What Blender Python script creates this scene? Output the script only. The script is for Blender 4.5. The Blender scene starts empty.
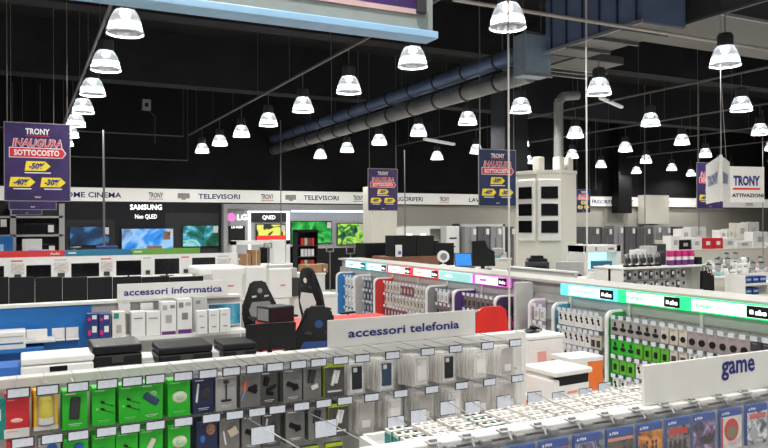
import bpy, bmesh, math, random
from mathutils import Vector, Matrix
random.seed(7)
COL = bpy.context.scene.collection
F = 722.0
CAMZ = 2.0
CF, SF = math.cos(math.radians(26.57)), math.sin(math.radians(26.57))
# ---------- survey helpers: bearings read off the photograph -> real store coordinates ----------
def hor(px): return 224.0 - .004*(px-384)
def onY(px, Y):                       # X and depth of bearing px on a plane that runs along the shop
    u = (px-384)/F; d = Y/(CF-SF*u)
    return d*(SF+CF*u), d
def onX(px, X):
    u = (px-384)/F; d = X/(SF+CF*u)
    return d*(CF-SF*u), d
def zat(px, py, d): return CAMZ+(hor(px)-py)*d/F
def rect(px0, px1, py0, py1, Y):
    x0, d0 = onY(px0, Y); x1, d1 = onY(px1, Y)
    dm = (d0+d1)/2; pm = (px0+px1)/2
    return x0, x1, zat(pm, py1, dm), zat(pm, py0, dm)
# ---------- mesh builder ----------
class MB:
    def __init__(s): s.bm = bmesh.new(); s.mi = 0
    def _add(s, vs, fs):
        v = [s.bm.verts.new(p) for p in vs]
        out = []
        for f in fs:
            try:
                fc = s.bm.faces.new([v[i] for i in f]); fc.material_index = s.mi; out.append(fc)
            except ValueError: pass
        return v, out
    def box(s, x0, x1, y0, y1, z0, z1, bev=0, M=None, seg=2):
        P = [(x0,y0,z0),(x1,y0,z0),(x1,y1,z0),(x0,y1,z0),(x0,y0,z1),(x1,y0,z1),(x1,y1,z1),(x0,y1,z1)]
        if M is not None: P = [tuple(M @ Vector(p)) for p in P]
        v, f = s._add(P, [(0,3,2,1),(4,5,6,7),(0,1,5,4),(1,2,6,5),(2,3,7,6),(3,0,4,7)])
        if bev > 0:
            es = list({e for fc in f for e in fc.edges})
            r = bmesh.ops.bevel(s.bm, geom=es, offset=bev, segments=seg, affect='EDGES', profile=.5)
            for fc in r['faces']: fc.material_index = s.mi
        return s
    def cyl(s, a, b, r, n=10, r2=None):
        a, b = Vector(a), Vector(b); r2 = r if r2 is None else r2
        d = (b-a).normalized()
        u = d.cross(Vector((0,0,1)) if abs(d.z) < .95 else Vector((1,0,0))).normalized(); w = d.cross(u)
        P = []
        for c, rr in ((a, r), (b, r2)):
            for i in range(n):
                t = 2*math.pi*i/n; P.append(tuple(c+(u*math.cos(t)+w*math.sin(t))*rr))
        fs = [(i, i+n, (i+1) % n+n, (i+1) % n) for i in range(n)]+[tuple(range(n)), tuple(reversed(range(n, 2*n)))]
        s._add(P, fs); return s
    def tube(s, pts, r, n=6):
        for a, b in zip(pts, pts[1:]): s.cyl(a, b, r, n)
        return s
    def lathe(s, prof, c=(0,0,0), n=20, cap=True, flute=0):
        P = []; m = len(prof)
        for k, (r, z) in enumerate(prof):
            for i in range(n):
                t = 2*math.pi*i/n; rr = r*(1+(flute if i % 2 else 0))
                P.append((c[0]+rr*math.cos(t), c[1]+rr*math.sin(t), c[2]+z))
        fs = [(k*n+i, k*n+(i+1) % n, (k+1)*n+(i+1) % n, (k+1)*n+i) for k in range(m-1) for i in range(n)]
        if cap: fs += [tuple(reversed(range(n))), tuple(range((m-1)*n, m*n))]
        s._add(P, fs); return s
    def prism(s, poly, y0, y1, M=None):      # polygon in XZ, thickness along Y
        n = len(poly); P = [(x, y0, z) for x, z in poly]+[(x, y1, z) for x, z in poly]
        if M is not None: P = [tuple(M @ Vector(p)) for p in P]
        fs = [tuple(range(n)), tuple(reversed(range(n, 2*n)))]+[(i, i+n, (i+1) % n+n, (i+1) % n) for i in range(n)]
        s._add(P, fs); return s
    def ell(s, c, rx, ry, rz, n=12, m=6):
        P = []; 
        for k in range(1, m):
            a = math.pi*k/m-math.pi/2
            for i in range(n):
                t = 2*math.pi*i/n
                P.append((c[0]+rx*math.cos(a)*math.cos(t), c[1]+ry*math.cos(a)*math.sin(t), c[2]+rz*math.sin(a)))
        P += [(c[0], c[1], c[2]-rz), (c[0], c[1], c[2]+rz)]
        B, T = len(P)-2, len(P)-1
        fs = [(k*n+i, k*n+(i+1) % n, (k+1)*n+(i+1) % n, (k+1)*n+i) for k in range(m-2) for i in range(n)]
        fs += [(B, (i+1) % n, i) for i in range(n)]+[(T, (m-2)*n+i, (m-2)*n+(i+1) % n) for i in range(n)]
        s._add(P, fs); return s
    def mesh(s, name, mats, smooth=False):
        bmesh.ops.recalc_face_normals(s.bm, faces=s.bm.faces)
        me = bpy.data.meshes.new(name); s.bm.to_mesh(me); s.bm.free()
        for m in (mats if isinstance(mats, (list, tuple)) else [mats]): me.materials.append(m)
        if smooth:
            for p in me.polygons: p.use_smooth = True
        return me
    def part(s, name, mats, parent, label=None, smooth=False, loc=(0,0,0), rz=0):
        o = bpy.data.objects.new(name, s.mesh(name, mats, smooth)); COL.objects.link(o)
        o.parent = parent; o.location = loc; o.rotation_euler = (0,0,rz)
        if label: o['label'] = label
        return o
    def one(s, name, mats, label, cat, loc=(0,0,0), rz=0, group=None, smooth=False):
        o = s.part(name, mats, None, None, smooth, loc, rz)
        o['label'] = label; o['category'] = cat
        if group: o['group'] = group
        return o
def B(): return MB()
def thing(name, label, cat, loc=(0,0,0), rz=0, group=None):
    o = bpy.data.objects.new(name, None); COL.objects.link(o); o.empty_display_size = .05
    o.location = loc; o.rotation_euler = (0,0,rz); o['label'] = label; o['category'] = cat
    if group: o['group'] = group
    return o
def struct(name, mb, mat, loc=(0,0,0)):
    o = mb.part(name, mat, None, None, False, loc); o['kind'] = 'structure'; return o
KIDS = {}
def kids(o):
    return [c for c in bpy.data.objects if c.parent == o]
def dup(root, loc, rz=None, label=None, group=None, _k={}):
    if root.name not in _k: _k[root.name] = [(c, [(g, kids(g)) for g in kids(c)]) for c in kids(root)]
    r = root.copy(); COL.objects.link(r); r.location = loc
    if rz is not None: r.rotation_euler = (0,0,rz)
    if label: r['label'] = label
    if group: r['group'] = group
    for ch, gs in _k[root.name]:
        c = ch.copy(); COL.objects.link(c); c.parent = r
        for g, _ in gs:
            d = g.copy(); COL.objects.link(d); d.parent = c
    return r
# ---------- lettering ----------
TXT = {}
def text(name, s, w, h, mat, parent, loc, rz=0, bold=.02, shear=0, ext=.0015, label=None):
    key = (s, round(w,4), round(h,4), mat.name, shear, bold)
    if key not in TXT:
        cu = bpy.data.curves.new('t', 'FONT'); cu.body = s; cu.size = 1; cu.offset = bold; cu.shear = shear; cu.resolution_u = 2
        ob = bpy.data.objects.new('t', cu); COL.objects.link(ob)
        dg = bpy.context.evaluated_depsgraph_get(); me0 = ob.evaluated_get(dg).to_mesh()
        V = [v.co.copy() for v in me0.vertices]; Fc = [tuple(p.vertices) for p in me0.polygons]
        ob.evaluated_get(dg).to_mesh_clear(); bpy.data.objects.remove(ob); bpy.data.curves.remove(cu)
        xs = [v.x for v in V]; ys = [v.y for v in V]
        x0, x1, y0, y1 = min(xs), max(xs), min(ys), max(ys)
        me = bpy.data.meshes.new(name)
        me.from_pydata([((v.x-x0)/(x1-x0)*w-w/2, 0, (v.y-y0)/(y1-y0)*h-h/2) for v in V], [], Fc)
        me.materials.append(mat); TXT[key] = me
    o = bpy.data.objects.new(name, TXT[key]); COL.objects.link(o); o.parent = parent
    o.location = loc; o.rotation_euler = (0,0,rz)
    if label: o['label'] = label
    return o
# ---------- materials ----------
MATS = {}
def mat(name, rgb, rough=.5, metal=0, var=.06, scale=8, bump=0, alpha=1, coat=0, em=None, es=0):
    if name in MATS: return MATS[name]
    m = bpy.data.materials.new(name); m.use_nodes = True; nt = m.node_tree; N, L = nt.nodes, nt.links
    p = N['Principled BSDF']; p.inputs['Roughness'].default_value = rough; p.inputs['Metallic'].default_value = metal
    p.inputs['Coat Weight'].default_value = coat
    tc = N.new('ShaderNodeTexCoord'); no = N.new('ShaderNodeTexNoise'); no.inputs['Scale'].default_value = scale; no.inputs['Detail'].default_value = 3
    L.new(tc.outputs['Object'], no.inputs['Vector'])
    r = N.new('ShaderNodeValToRGB'); r.color_ramp.elements[0].position = .3; r.color_ramp.elements[1].position = .7
    c = Vector(rgb); r.color_ramp.elements[0].color = (*(c*(1-var)), 1); r.color_ramp.elements[1].color = (*[min(1, x) for x in c*(1+var)], 1)
    L.new(no.outputs['Fac'], r.inputs['Fac']); L.new(r.outputs['Color'], p.inputs['Base Color'])
    if bump:
        b = N.new('ShaderNodeBump'); b.inputs['Strength'].default_value = bump; b.inputs['Distance'].default_value = .01
        L.new(no.outputs['Fac'], b.inputs['Height']); L.new(b.outputs['Normal'], p.inputs['Normal'])
    if alpha < 1: p.inputs['Alpha'].default_value = alpha
    if es:
        p.inputs['Emission Color'].default_value = (*(em or rgb), 1); p.inputs['Emission Strength'].default_value = es
    if max(rgb) < .06: p.inputs['Specular IOR Level'].default_value = .25
    MATS[name] = m; return m
def screen(name, stops, scale=1.2, es=1.0, seed=0, kind='noise', base=(.01,.01,.012)):
    m = bpy.data.materials.new(name); m.use_nodes = True; nt = m.node_tree; N, L = nt.nodes, nt.links
    p = N['Principled BSDF']; p.inputs['Base Color'].default_value = (*base,1); p.inputs['Roughness'].default_value = .2
    tc = N.new('ShaderNodeTexCoord'); mp = N.new('ShaderNodeMapping'); mp.inputs['Location'].default_value = (seed*3.1, seed, seed*1.7)
    L.new(tc.outputs['Object'], mp.inputs['Vector'])
    if kind == 'noise':
        t = N.new('ShaderNodeTexNoise'); t.inputs['Detail'].default_value = 5; t.inputs['Distortion'].default_value = 1.4
    elif kind == 'wave':
        t = N.new('ShaderNodeTexWave'); t.inputs['Distortion'].default_value = 7; t.inputs['Detail'].default_value = 3
    else:
        t = N.new('ShaderNodeTexVoronoi')
    t.inputs['Scale'].default_value = scale; L.new(mp.outputs['Vector'], t.inputs['Vector'])
    r = N.new('ShaderNodeValToRGB'); el = r.color_ramp.elements
    el[0].position, el[0].color = stops[0][0], (*stops[0][1],1); el[1].position, el[1].color = stops[-1][0], (*stops[-1][1],1)
    for po, c in stops[1:-1]:
        e = el.new(po); e.color = (*c,1)
    L.new(t.outputs['Distance' if kind == 'cell' else 'Fac'], r.inputs['Fac'])
    if es > 0:
        L.new(r.outputs['Color'], p.inputs['Emission Color']); p.inputs['Emission Strength'].default_value = es
    else: L.new(r.outputs['Color'], p.inputs['Base Color']); p.inputs['Roughness'].default_value = .35
    MATS[name] = m; return m
WHITE = mat('white_laminate', (.68,.67,.64), .45, var=.03)
PAINT = mat('cream_paint', (.60,.58,.51), .7, var=.03, scale=2)
GREYW = mat('light_grey_panel', (.45,.45,.44), .6, var=.04)
PLAST = mat('white_plastic', (.72,.72,.70), .35, var=.02)
CREAMP = mat('offwhite_plastic', (.66,.64,.58), .4, var=.03)
GREY = mat('grey_plastic', (.20,.20,.20), .5)
LGREY = mat('pale_grey_plastic', (.36,.36,.36), .5)
DGREY = mat('dark_grey_plastic', (.04,.04,.044), .5)
BLACK = mat('black_plastic', (.007,.007,.008), .45)
MATT = mat('matt_black_fabric', (.009,.0095,.010), .9, bump=.2, scale=60)
GLOSS = mat('gloss_black_glass', (.006,.006,.008), .12)
STEEL = mat('brushed_steel', (.35,.36,.37), .35, .8, var=.1, scale=20)
DSTEEL = mat('dark_fridge_steel', (.13,.13,.135), .4, .4, var=.1, scale=3)
LSTEEL = mat('pale_fridge_steel', (.3,.3,.31), .4, .3, var=.06, scale=3)
WIRE = mat('zinc_wire', (.40,.40,.39), .35, .7)
DWIRE = mat('dark_cable', (.12,.12,.12), .6)
PIPE = mat('painted_conduit', (.15,.15,.15), .5, .2)
RED = mat('red_plastic', (.62,.02,.015), .4)
REDB = mat('red_card', (.55,.02,.03), .45)
YEL = mat('yellow_card', (.72,.42,.015), .45)
YEL2 = mat('pale_yellow_plastic', (.62,.52,.08), .4)
GRN = mat('bright_green_card', (.02,.45,.02), .45)
GRND = mat('deep_green_card', (.015,.22,.03), .5)
LIME = mat('lime_card', (.42,.52,.02), .5)
TEAL = mat('teal_card', (.005,.22,.20), .5)
NAVY = mat('navy_card', (.012,.02,.07), .45)
NAVYT = mat('navy_letter', (.012,.018,.17), .6)
BLUE = mat('blue_panel', (.005,.13,.42), .5, var=.08, scale=3)
BLUEC = mat('blue_card', (.02,.12,.42), .45)
ORANGE = mat('orange_card', (.75,.16,.02), .5)
PINK = mat('pink_card', (.55,.02,.20), .45)
PURP = mat('purple_card', (.12,.02,.16), .5)
CARDB = mat('brown_cardboard', (.30,.17,.08), .8, var=.1, scale=5)
WOOD = mat('walnut_wood', (.20,.09,.05), .5, var=.2, scale=4)
GRAYC = mat('grey_card', (.17,.17,.165), .4, var=.15, scale=20)
GRAYC2 = mat('charcoal_card', (.07,.07,.07), .4, var=.15, scale=20)
TAUPE = mat('taupe_card', (.34,.30,.29), .5, var=.1)
BEIGE = mat('beige_plastic', (.5,.42,.33), .5)
SKIN = mat('warm_photo_print', (.35,.17,.1), .5, var=.5, scale=60)
WCARD = mat('white_card', (.70,.70,.69), .5, var=.03)
PRICE = mat('price_paper', (.62,.66,.74), .6, var=.1, scale=90)
CLEAR = mat('clear_plastic', (.85,.84,.82), .15, alpha=.22)
CLEAR2 = mat('frosted_clear_plastic', (.82,.80,.77), .3, alpha=.45)
LBLUE = mat('pale_blue_print', (.25,.40,.65), .5)
# ================= SETTING =================
FLOORM = mat('beige_floor_tile', (.42,.40,.36), .35, var=.05, scale=3)
BLKW = mat('black_painted_wall', (.009,.0093,.011), .85, var=.3, scale=.7)
CEILM = mat('black_painted_ceiling', (.009,.0093,.0105), .9, var=.3, scale=.5)
BEAMM = mat('dark_concrete_beam', (.018,.0185,.021), .85, var=.25, scale=1)
XL, XR, YB, ZC = -14.0, 48.0, 28.0, 7.2
struct('floor', B().box(XL, XR, -6, YB+.3, -.1, 0), FLOORM)
struct('ceiling', B().box(XL, XR, -6, YB+.3, ZC, ZC+.1), CEILM)
w = B().box(XL, XR, YB, YB+.3, 0, 3.0); struct('wall_back', w, mat('beige_wall', (.50,.48,.42), .8, var=.03, scale=1))
struct('wall_back_upper', B().box(XL, XR, YB, YB+.3, 3.0, ZC), BLKW)
struct('wall_left', B().box(XL-.3, XL, -6, YB+.3, 0, ZC), BLKW)
struct('wall_right', B().box(XR, XR+.3, -6, YB+.3, 0, ZC), BLKW)
for i, (y, zb, dd) in enumerate([(9.0,6.3,.5),(14.5,6.1,.5),(20.0,5.8,.6)]):
    struct('trim_%d' % (i+1), B().box(XL, XR, y, y+dd, zb, ZC), BEAMM)
# fascia band with lettering
BAND = mat('lit_white_fascia', (.8,.79,.75), .5, var=.02, em=(1,.97,.9), es=.35)
fas = thing('fascia_sign', 'long white lit fascia band with department names high on the back wall', 'sign', (0,YB-.12,0))
B().box(XL+.1, XR-.1, 0, .11, 2.86, 3.35).part('panel', BAND, fas)
B().box(XL+.1, XR-.1, -.03, .11, 2.82, 2.86).box(XL+.1, XR-.1, -.03, .11, 3.35, 3.38).part('rail', DGREY, fas)
for s, p0, p1, big in [('HOME CINEMA',58,122,1),('TRONY',148,163,0),('TELEVISORI',197,240,1),('TRONY',260,273,0),('TELEVISORI',302,338,1),('TRONY',352,362,0),
                  ('FRIGORIFERI',391,422,1),('TRONY',438,448,0),('LAVATRICI',467,497,1),('FRIGORIFERI',590,615,1),('TRONY',624,632,0),('LAVATRICI',645,668,1),('TRONY',743,752,0)]:
    x0, d = onY(p0, YB); x1, d = onY(p1, YB)
    text('lettering', s, (x1-x0)*.97, .20 if big else .21, NAVYT if big else BLACK, fas, ((x0+x1)/2, -.006, 3.09 if big else 3.11), bold=.022)
    if not big: B().box(x0, x1, -.006, -.002, 2.95, 2.975).part('underline', RED, fas)
    elif s == 'TELEVISORI':
        B().box(x0-.75, x0-.3, -.02, 0, 3.0, 3.2).box(x0-.6, x0-.45, -.02, 0, 2.95, 3.0).part('icon', LGREY, fas)
# ---------- back wall TV department ----------
DISP = mat('black_display_wall', (.014,.015,.019), .6)
DISP2 = mat('charcoal_display_wall', (.035,.036,.038), .6)
GRYD = mat('silver_display_wall', (.40,.41,.45), .5)
def tv(px0, px1, py0, py1, Y, scr, label, name='television', stand=False):
    x0, x1, z0, z1 = rect(px0, px1, py0, py1, Y)
    t = thing(name, label, 'television', ((x0+x1)/2, Y, z0)); w, h = (x1-x0)/2, z1-z0
    B().box(-w, w, 0, .05, 0, h, .01).part('bezel', BLACK, t)
    B().box(-w+.03, w-.03, -.004, .001, .03, h-.03).part('display', scr, t)
    if name != 'television_box': B().box(w-.22, w-.04, -.012, -.006, h-.30, h-.05).part('price_card', WCARD, t)
    return t
def wallpanel(px0, px1, z0, z1, mt, label, Y=YB-.14, th=.10, name='display_wall', cat='display panel'):
    x0, _ = onY(px0, Y); x1, _ = onY(px1, Y)
    t = thing(name, label, cat, (x0, Y, 0)); B().box(0, x1-x0, 0, th, z0, z1).part('panel', mt, t)
    return t, x1-x0
sa, L1 = wallpanel(62, 221, 0, 2.82, DISP, 'black television display wall reading Samsung under the fascia')
B().box(.1, 1.75, -.015, 0, .5, 2.2).part('inset_panel', DISP2, sa); B().box(L1-2.1, L1-.1, -.015, 0, .5, 2.45).part('inset_panel', DISP2, sa)
LET = mat('glowing_letter', (.9,.9,.9), .5, em=(1,1,1), es=1.3)
xa, _ = onY(62, YB-.14); x0, x1, z0, z1 = rect(130, 162, 206, 211, YB-.14)
text('brand_lettering', 'SAMSUNG', x1-x0, .20, LET, sa, ((x0+x1)/2-xa, -.01, 2.66), bold=.025)
x0, x1, z0, z1 = rect(135, 157, 215, 220, YB-.14)
text('series_lettering', 'Neo QLED', x1-x0, .19, LET, sa, ((x0+x1)/2-xa, -.01, 2.30), bold=.01)
lg, L2 = wallpanel(222, 363, 0, 2.80, GRYD, 'silver television display wall reading LG under the fascia')
xb, _ = onY(222, YB-.14)
def lx(px): return onY(px, YB-.14)[0]-xb
B().box(0, L2, -.25, 0, 2.62, 2.80).box(0, .16, -.25, 0, 0, 2.62).part('frame', LGREY, lg)
B().box(lx(290), L2, -.2, -.15, 2.50, 2.56).part('light_strip', mat('cool_led_strip', (.8,.9,1), em=(.8,.9,1), es=2.5), lg)
B().box(lx(248), lx(250), -.12, 0, .8, 2.52).box(lx(286), lx(288.5), -.12, 0, .8, 2.52).box(lx(248), lx(288.5), -.12, 0, 2.47, 2.54).part('portal_frame', mat('glowing_white_frame', (.9,.9,.9), em=(1,1,1), es=1.0), lg)
B().box(lx(250), lx(286), -.05, 0, 2.1, 2.47).part('header_board', DGREY, lg)
text('series_lettering', 'QNED', lx(275)-lx(262), .19, LET, lg, (lx(268.5), -.06, 2.27), bold=.01)
B().cyl((lx(231),-.03,2.29),(lx(231),0,2.29),.17,20).part('round_logo', mat('magenta_logo', (.6,.05,.3), em=(.8,.25,.6), es=.8), lg)
text('brand_lettering', 'LG', lx(247)-lx(237), .23, LET, lg, (lx(242), -.02, 2.29), bold=.02)
# televisions
SC1 = screen('dark_blue_picture', [(.3,(.002,.006,.02)),(.55,(.01,.05,.14)),(.75,(.1,.35,.7))], 1.1, .8, 1)
SC2 = screen('snowy_sea_picture', [(.3,(.005,.07,.42)),(.50,(.03,.28,.80)),(.60,(.35,.60,.90)),(.72,(.10,.2,.40))], .9, 1.0, 4)
SC3 = screen('green_blue_picture', [(.3,(.003,.01,.02)),(.45,(.01,.12,.06)),(.52,(.03,.30,.42)),(.6,(.35,.8,.85)),(.72,(.01,.25,.05))], 1.0, .9, 2)
SC4 = screen('green_leaf_picture', [(.3,(.002,.05,.01)),(.5,(.01,.35,.04)),(.66,(.08,.65,.12))], 1.6, .9, 6)
SC5 = screen('lime_tree_picture', [(.35,(.005,.03,.05)),(.48,(.05,.3,.03)),(.56,(.5,.8,.1)),(.7,(.02,.12,.08))], 2.2, 1.0, 3)
YLW = screen('yellow_dancers_picture', [(.40,(.04,.03,.01)),(.46,(.75,.8,.12)),(.7,(.9,.85,.2))], 1.6, 1.0, 9)
REDS = mat('red_picture_band', (.7,.02,.02), em=(.8,.03,.03), es=.8)
TV_Y = YB-.225
tv(69, 110, 226, 246, TV_Y, SC1, 'television with a dark blue picture on the black wall, left of the snowy one')
t = tv(121, 174, 228, 252, TV_Y, SC2, 'large television with a bright blue snowy picture under the Samsung letters')
B().box(1.15-.0, 1.4, -.012,-.005,.45,.75).box(.55,1.1,-.012,-.005,.02,.22).part('picture_detail', mat('brown_picture_detail', (.1,.05,.03), em=(.15,.06,.04), es=1), t, loc=(-.6,0,0))
tv(182, 219, 225, 247, TV_Y, SC3, 'television with a green and cyan splash picture, right end of the black wall')
t = tv(256, 286, 224, 241, TV_Y, YLW, 'television with a yellow and red picture inside the white glowing frame')
x0, x1, z0, z1 = rect(256, 286, 224, 241, TV_Y); B().box(-(x1-x0)/2+.03, (x1-x0)/2-.03, -.008, -.003, .03, .22).part('picture_band', REDS, t)
tv(291, 332, 221, 244, TV_Y, SC4, 'large television with a green leafy picture on the silver wall')
tv(337, 364, 223, 245, TV_Y, SC5, 'television with a lime green tree picture beside the white pillar')
t = tv(229, 245, 226, 243, TV_Y, mat('dark_poster_print', (.02,.018,.02)), 'dark standing board reading LG OLED on the silver wall', 'television_box')
t['category'] = 'display board'; t.name = 'display_board'
text('lettering', 'LG OLED', .45, .09, LET, t, (0, -.01, .62), bold=.03)
# left shelving with televisions
x0, _ = onY(-12, 27.2); x1, _ = onY(63, 27.2)
sh = thing('television_shelving', 'pale grey wall shelving with dark televisions at the left end of the back wall', 'shelving', (x0, 27.2, 0)); Ls = x1-x0
for px in (-11, 10, 59): 
    xx = onY(px, 27.2)[0]-x0; B().box(xx, xx+.18, 0, .6, 0, 2.75).part('upright', LGREY, sh)
for z in (.9, 1.62, 2.25): B().box(0, Ls, 0, .6, z, z+.07).part('shelf', LGREY, sh)
B().box(0, Ls, .55, .6, 0, 2.75).part('back_panel', DGREY, sh)
for (a, b_, c, d_, l) in [(17,55,219,230,'dark television on the top shelf of the grey wall shelving, right bay'),(-6,8,212,229,'dark television on the top shelf of the grey wall shelving, left bay'),
                    (14,56,236,247,'dark television on the middle shelf of the grey wall shelving')]:
    q = tv(a, b_, c, d_, 27.24, GLOSS, l); q.location.z = .971 if c > 230 else 1.691
x0, x1, z0, z1 = rect(22, 42, 239, 247, 26.9)
B().box(0, x1-x0, 0, .14, 0, z1-.971, .01).one('white_box', WCARD, 'white box before the dark television on the middle shelf of the grey shelving', 'box', (x0, 27.04, .971))
B().box(x0-.1, x1+.1, 26.95, 27.2, .91, .97).box(x0-.05,x0,27.0,27.2,0,.91).box(x1,x1+.05,27.0,27.2,0,.91).one('side_table', LGREY, 'narrow grey table in front of the grey wall shelving', 'table')
# beige wall with appliances, right of the white pillar
def frame_bay(px0, px1, py0, py1, Y, label):
    x0, x1, z0, z1 = rect(px0, px1, py0, py1, Y); t = thing('display_niche', label, 'display niche', (x0, Y, 0)); L = x1-x0
    B().box(0, .12, 0, .5, 0, z1).box(L-.12, L, 0, .5, 0, z1).box(0, L, 0, .5, z1-.12, z1).part('frame', WHITE, t)
    B().box(.12, L-.12, .4, .5, 0, z1-.12).part('back_panel', GREYW, t)
    return t
n1 = frame_bay(395, 458, 226, 262, 26.6, 'white framed appliance niche right of the white pillar')
n2 = frame_bay(458, 505, 224, 262, 26.6, 'white framed appliance niche holding dark fridges, next to the screen column')
def fridge(px0, px1, ztop, Y, mt, label, grp='fridges along the back wall'):
    x0, _ = onY(px0, Y); x1, _ = onY(px1, Y); w = x1-x0
    t = thing('fridge', label, 'fridge', (x0, Y, 0), 0, grp)
    B().box(0, w, 0, .62, .0, ztop, .012).part('body', mt, t)
    B().box(.015, w/2-.006, -.05, -.002, .08, ztop-.01, .01).part('door', mt, t); B().box(w/2+.006, w-.015, -.05, -.002, .08, ztop-.01, .01).part('door', mt, t)
    B().box(w/2-.05, w/2-.03, -.09, -.05, .7, 1.4).part('handle', STEEL, t)
    if w > .35: B().box(w*.7, w*.7+.16, -.06, -.051, ztop-.35, ztop-.1).part('energy_label', WCARD, t)
    return t
for i, (a, b_, m_, l) in enumerate([(464,476,LSTEEL,'pale steel fridge at the left of the framed niche'),(477,489,DSTEEL,'dark steel fridge in the middle of the framed niche'),(490,501,LSTEEL,'pale steel fridge at the right of the framed niche')]):
    fridge(a, b_, 1.88, 25.9, m_, l)
for i, (a, b_, m_, l) in enumerate([(506.5,513.5,DSTEEL,'dark fridge beside the screen column, right of the niche'),(585,600,DSTEEL,'dark grey fridge just right of the screen column'),(601,612,DSTEEL,'dark grey fridge with a white label, second right of the screen column'),
        (613,623,LSTEEL,'paler steel fridge among the dark ones'),(624.5,635,DSTEEL,'dark two door fridge left of the white wall box'),(636,652,DSTEEL,'widest dark fridge of the back wall row'),
        (653,660,LSTEEL,'narrow pale fridge right of the widest dark one'),(661,670,LSTEEL,'light steel fridge below the white wall box'),(671,684,DSTEEL,'last dark fridge of the row, nearest the red boxes')]):
    fridge(a, b_, 1.86-.03*(i%3), 26.9, m_, l)
x0, x1, z0, z1 = rect(444, 457, 224, 244, 26.3)
t = thing('washing_machine', 'white tall washing tower with a dark slot, between the two framed niches', 'appliance', (x0, 26.1, 0))
B().box(0, x1-x0, 0, .5, 0, 1.9, .02).part('body', PLAST, t); B().box(.15, x1-x0-.15, -.01, 0, 1.35, 1.42).box(.2, x1-x0-.2, -.01, 0, 1.0,1.05).part('control_panel', DGREY, t)
x0, x1, z0, z1 = rect(663, 687, 195, 224, 26.2)
B().box(0, x1-x0, 0, .5, 0, 1.5).one('wall_box', PAINT, 'cream wall box covering the fascia above the fridges', 'wall box', (x0, 27.35, 1.95))
x0_, _ = onY(619,27.3); x1_, _ = onY(632,27.3); B().box(0, x1_-x0_, 0, .5, 0, ZC-2.5).one('black_casing', BLACK, 'black casing coming down over the fascia above the fridges', 'casing', (x0_, 27.3, 2.5))
x0, x1, z0, z1 = rect(371, 397, 191, 262, 22.4)
B().box(0, x1-x0, 0, .65, 0, 3.3).one('pillar', PAINT, 'white square pillar behind the purple poster left of centre', 'pillar', (x0, 22.4, 0))
# ---------- pendant lamps ----------
LAMPG = bpy.data.materials.new('prismatic_lamp_glass'); LAMPG.use_nodes = True
N, L = LAMPG.node_tree.nodes, LAMPG.node_tree.links
N.remove(N['Principled BSDF']); tr = N.new('ShaderNodeBsdfTranslucent'); tp = N.new('ShaderNodeBsdfTransparent'); gl = N.new('ShaderNodeBsdfGlossy'); m1 = N.new('ShaderNodeMixShader'); m2 = N.new('ShaderNodeMixShader')
tr.inputs['Color'].default_value = (.82,.9,1,1); gl.inputs['Roughness'].default_value = .25; m1.inputs['Fac'].default_value = .30; m2.inputs['Fac'].default_value = .08
tc = N.new('ShaderNodeTexCoord'); wv = N.new('ShaderNodeTexWave'); wv.bands_direction = 'Z'; wv.inputs['Scale'].default_value = 22; L.new(tc.outputs['Object'], wv.inputs['Vector'])
ma = N.new('ShaderNodeMath'); ma.operation = 'MULTIPLY_ADD'; ma.inputs[1].default_value = .18; ma.inputs[2].default_value = .28; L.new(wv.outputs['Fac'], ma.inputs[0]); L.new(ma.outputs[0], m1.inputs['Fac'])
L.new(tp.outputs[0], m1.inputs[1]); L.new(tr.outputs[0], m1.inputs[2]); L.new(m1.outputs[0], m2.inputs[1]); L.new(gl.outputs[0], m2.inputs[2]); L.new(m2.outputs[0], N['Material Output'].inputs['Surface'])
BULB = mat('glowing_bulb', (1,1,1), em=(1,.98,.93), es=16)
RIMG = mat('lamp_rim_glass', (.8,.85,.9), .3, em=(.8,.9,1), es=.15)
LZ = 4.49
lamp0 = thing('pendant_lamp', 'x', 'ceiling lamp', (0,0,LZ), 0, 'glass dome pendant lamps')
B().lathe([(.215,.0),(.205,.06),(.19,.13),(.165,.20),(.13,.26),(.10,.29)], n=32, cap=False, flute=-.03).part('glass_shade', LAMPG, lamp0, smooth=False)
B().lathe([(.222,-.008),(.222,.012),(.212,.012),(.212,-.008),(.222,-.008)], n=32, cap=False).part('rim', RIMG, lamp0, smooth=True)
B().lathe([(.09,.27),(.11,.275),(.115,.30),(.115,.42),(.09,.46),(.03,.47)], n=20).part('housing', DGREY, lamp0)
B().ell((0,0,.235), .06, .06, .055).part('bulb', BULB, lamp0, smooth=True)
B().cyl((0,0,.46),(0,0,.76),.008,6).part('suspension_rod', PIPE, lamp0)
ld = bpy.data.lights.new('lamp_light', 'SPOT'); ld.energy = 225; ld.shadow_soft_size = .08; ld.color = (1,.985,.95); ld.spot_size = math.radians(158); ld.spot_blend = .35
lo = bpy.data.objects.new('light_source', ld); COL.objects.link(lo); lo.parent = lamp0; lo.location = (0,0,.12)
ROWS = [('leftmost', 1.2, [9.9+2.45*k for k in range(7)]), ('second', 5.52, [7.5+2.5*k for k in range(8)]), ('third', 9.95, [7.8,10.6,13.05,15.2,17.7,20.2,22.7,25.2]),
        ('fourth', 14.3, [7.9,10.8,13.4,16.2,18.7,21.3,24.0]), ('fifth', 18.65, [11,13.5,16.2,18.6,21.3,24.0]), ('sixth', 23.0, [16.2,18.9,21.8,24.4,26.6]), ('seventh', 27.4, [19.2,21.8,24.4,26.6])]
ORD = ['nearest','second nearest','third nearest','fourth nearest','fifth nearest','sixth nearest','seventh nearest','farthest']
first = True
lamp0.scale = (1.07,1.07,1.09)
RAILM = mat('dull_zinc_rail', (.14,.145,.15), .5, .4)
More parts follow.
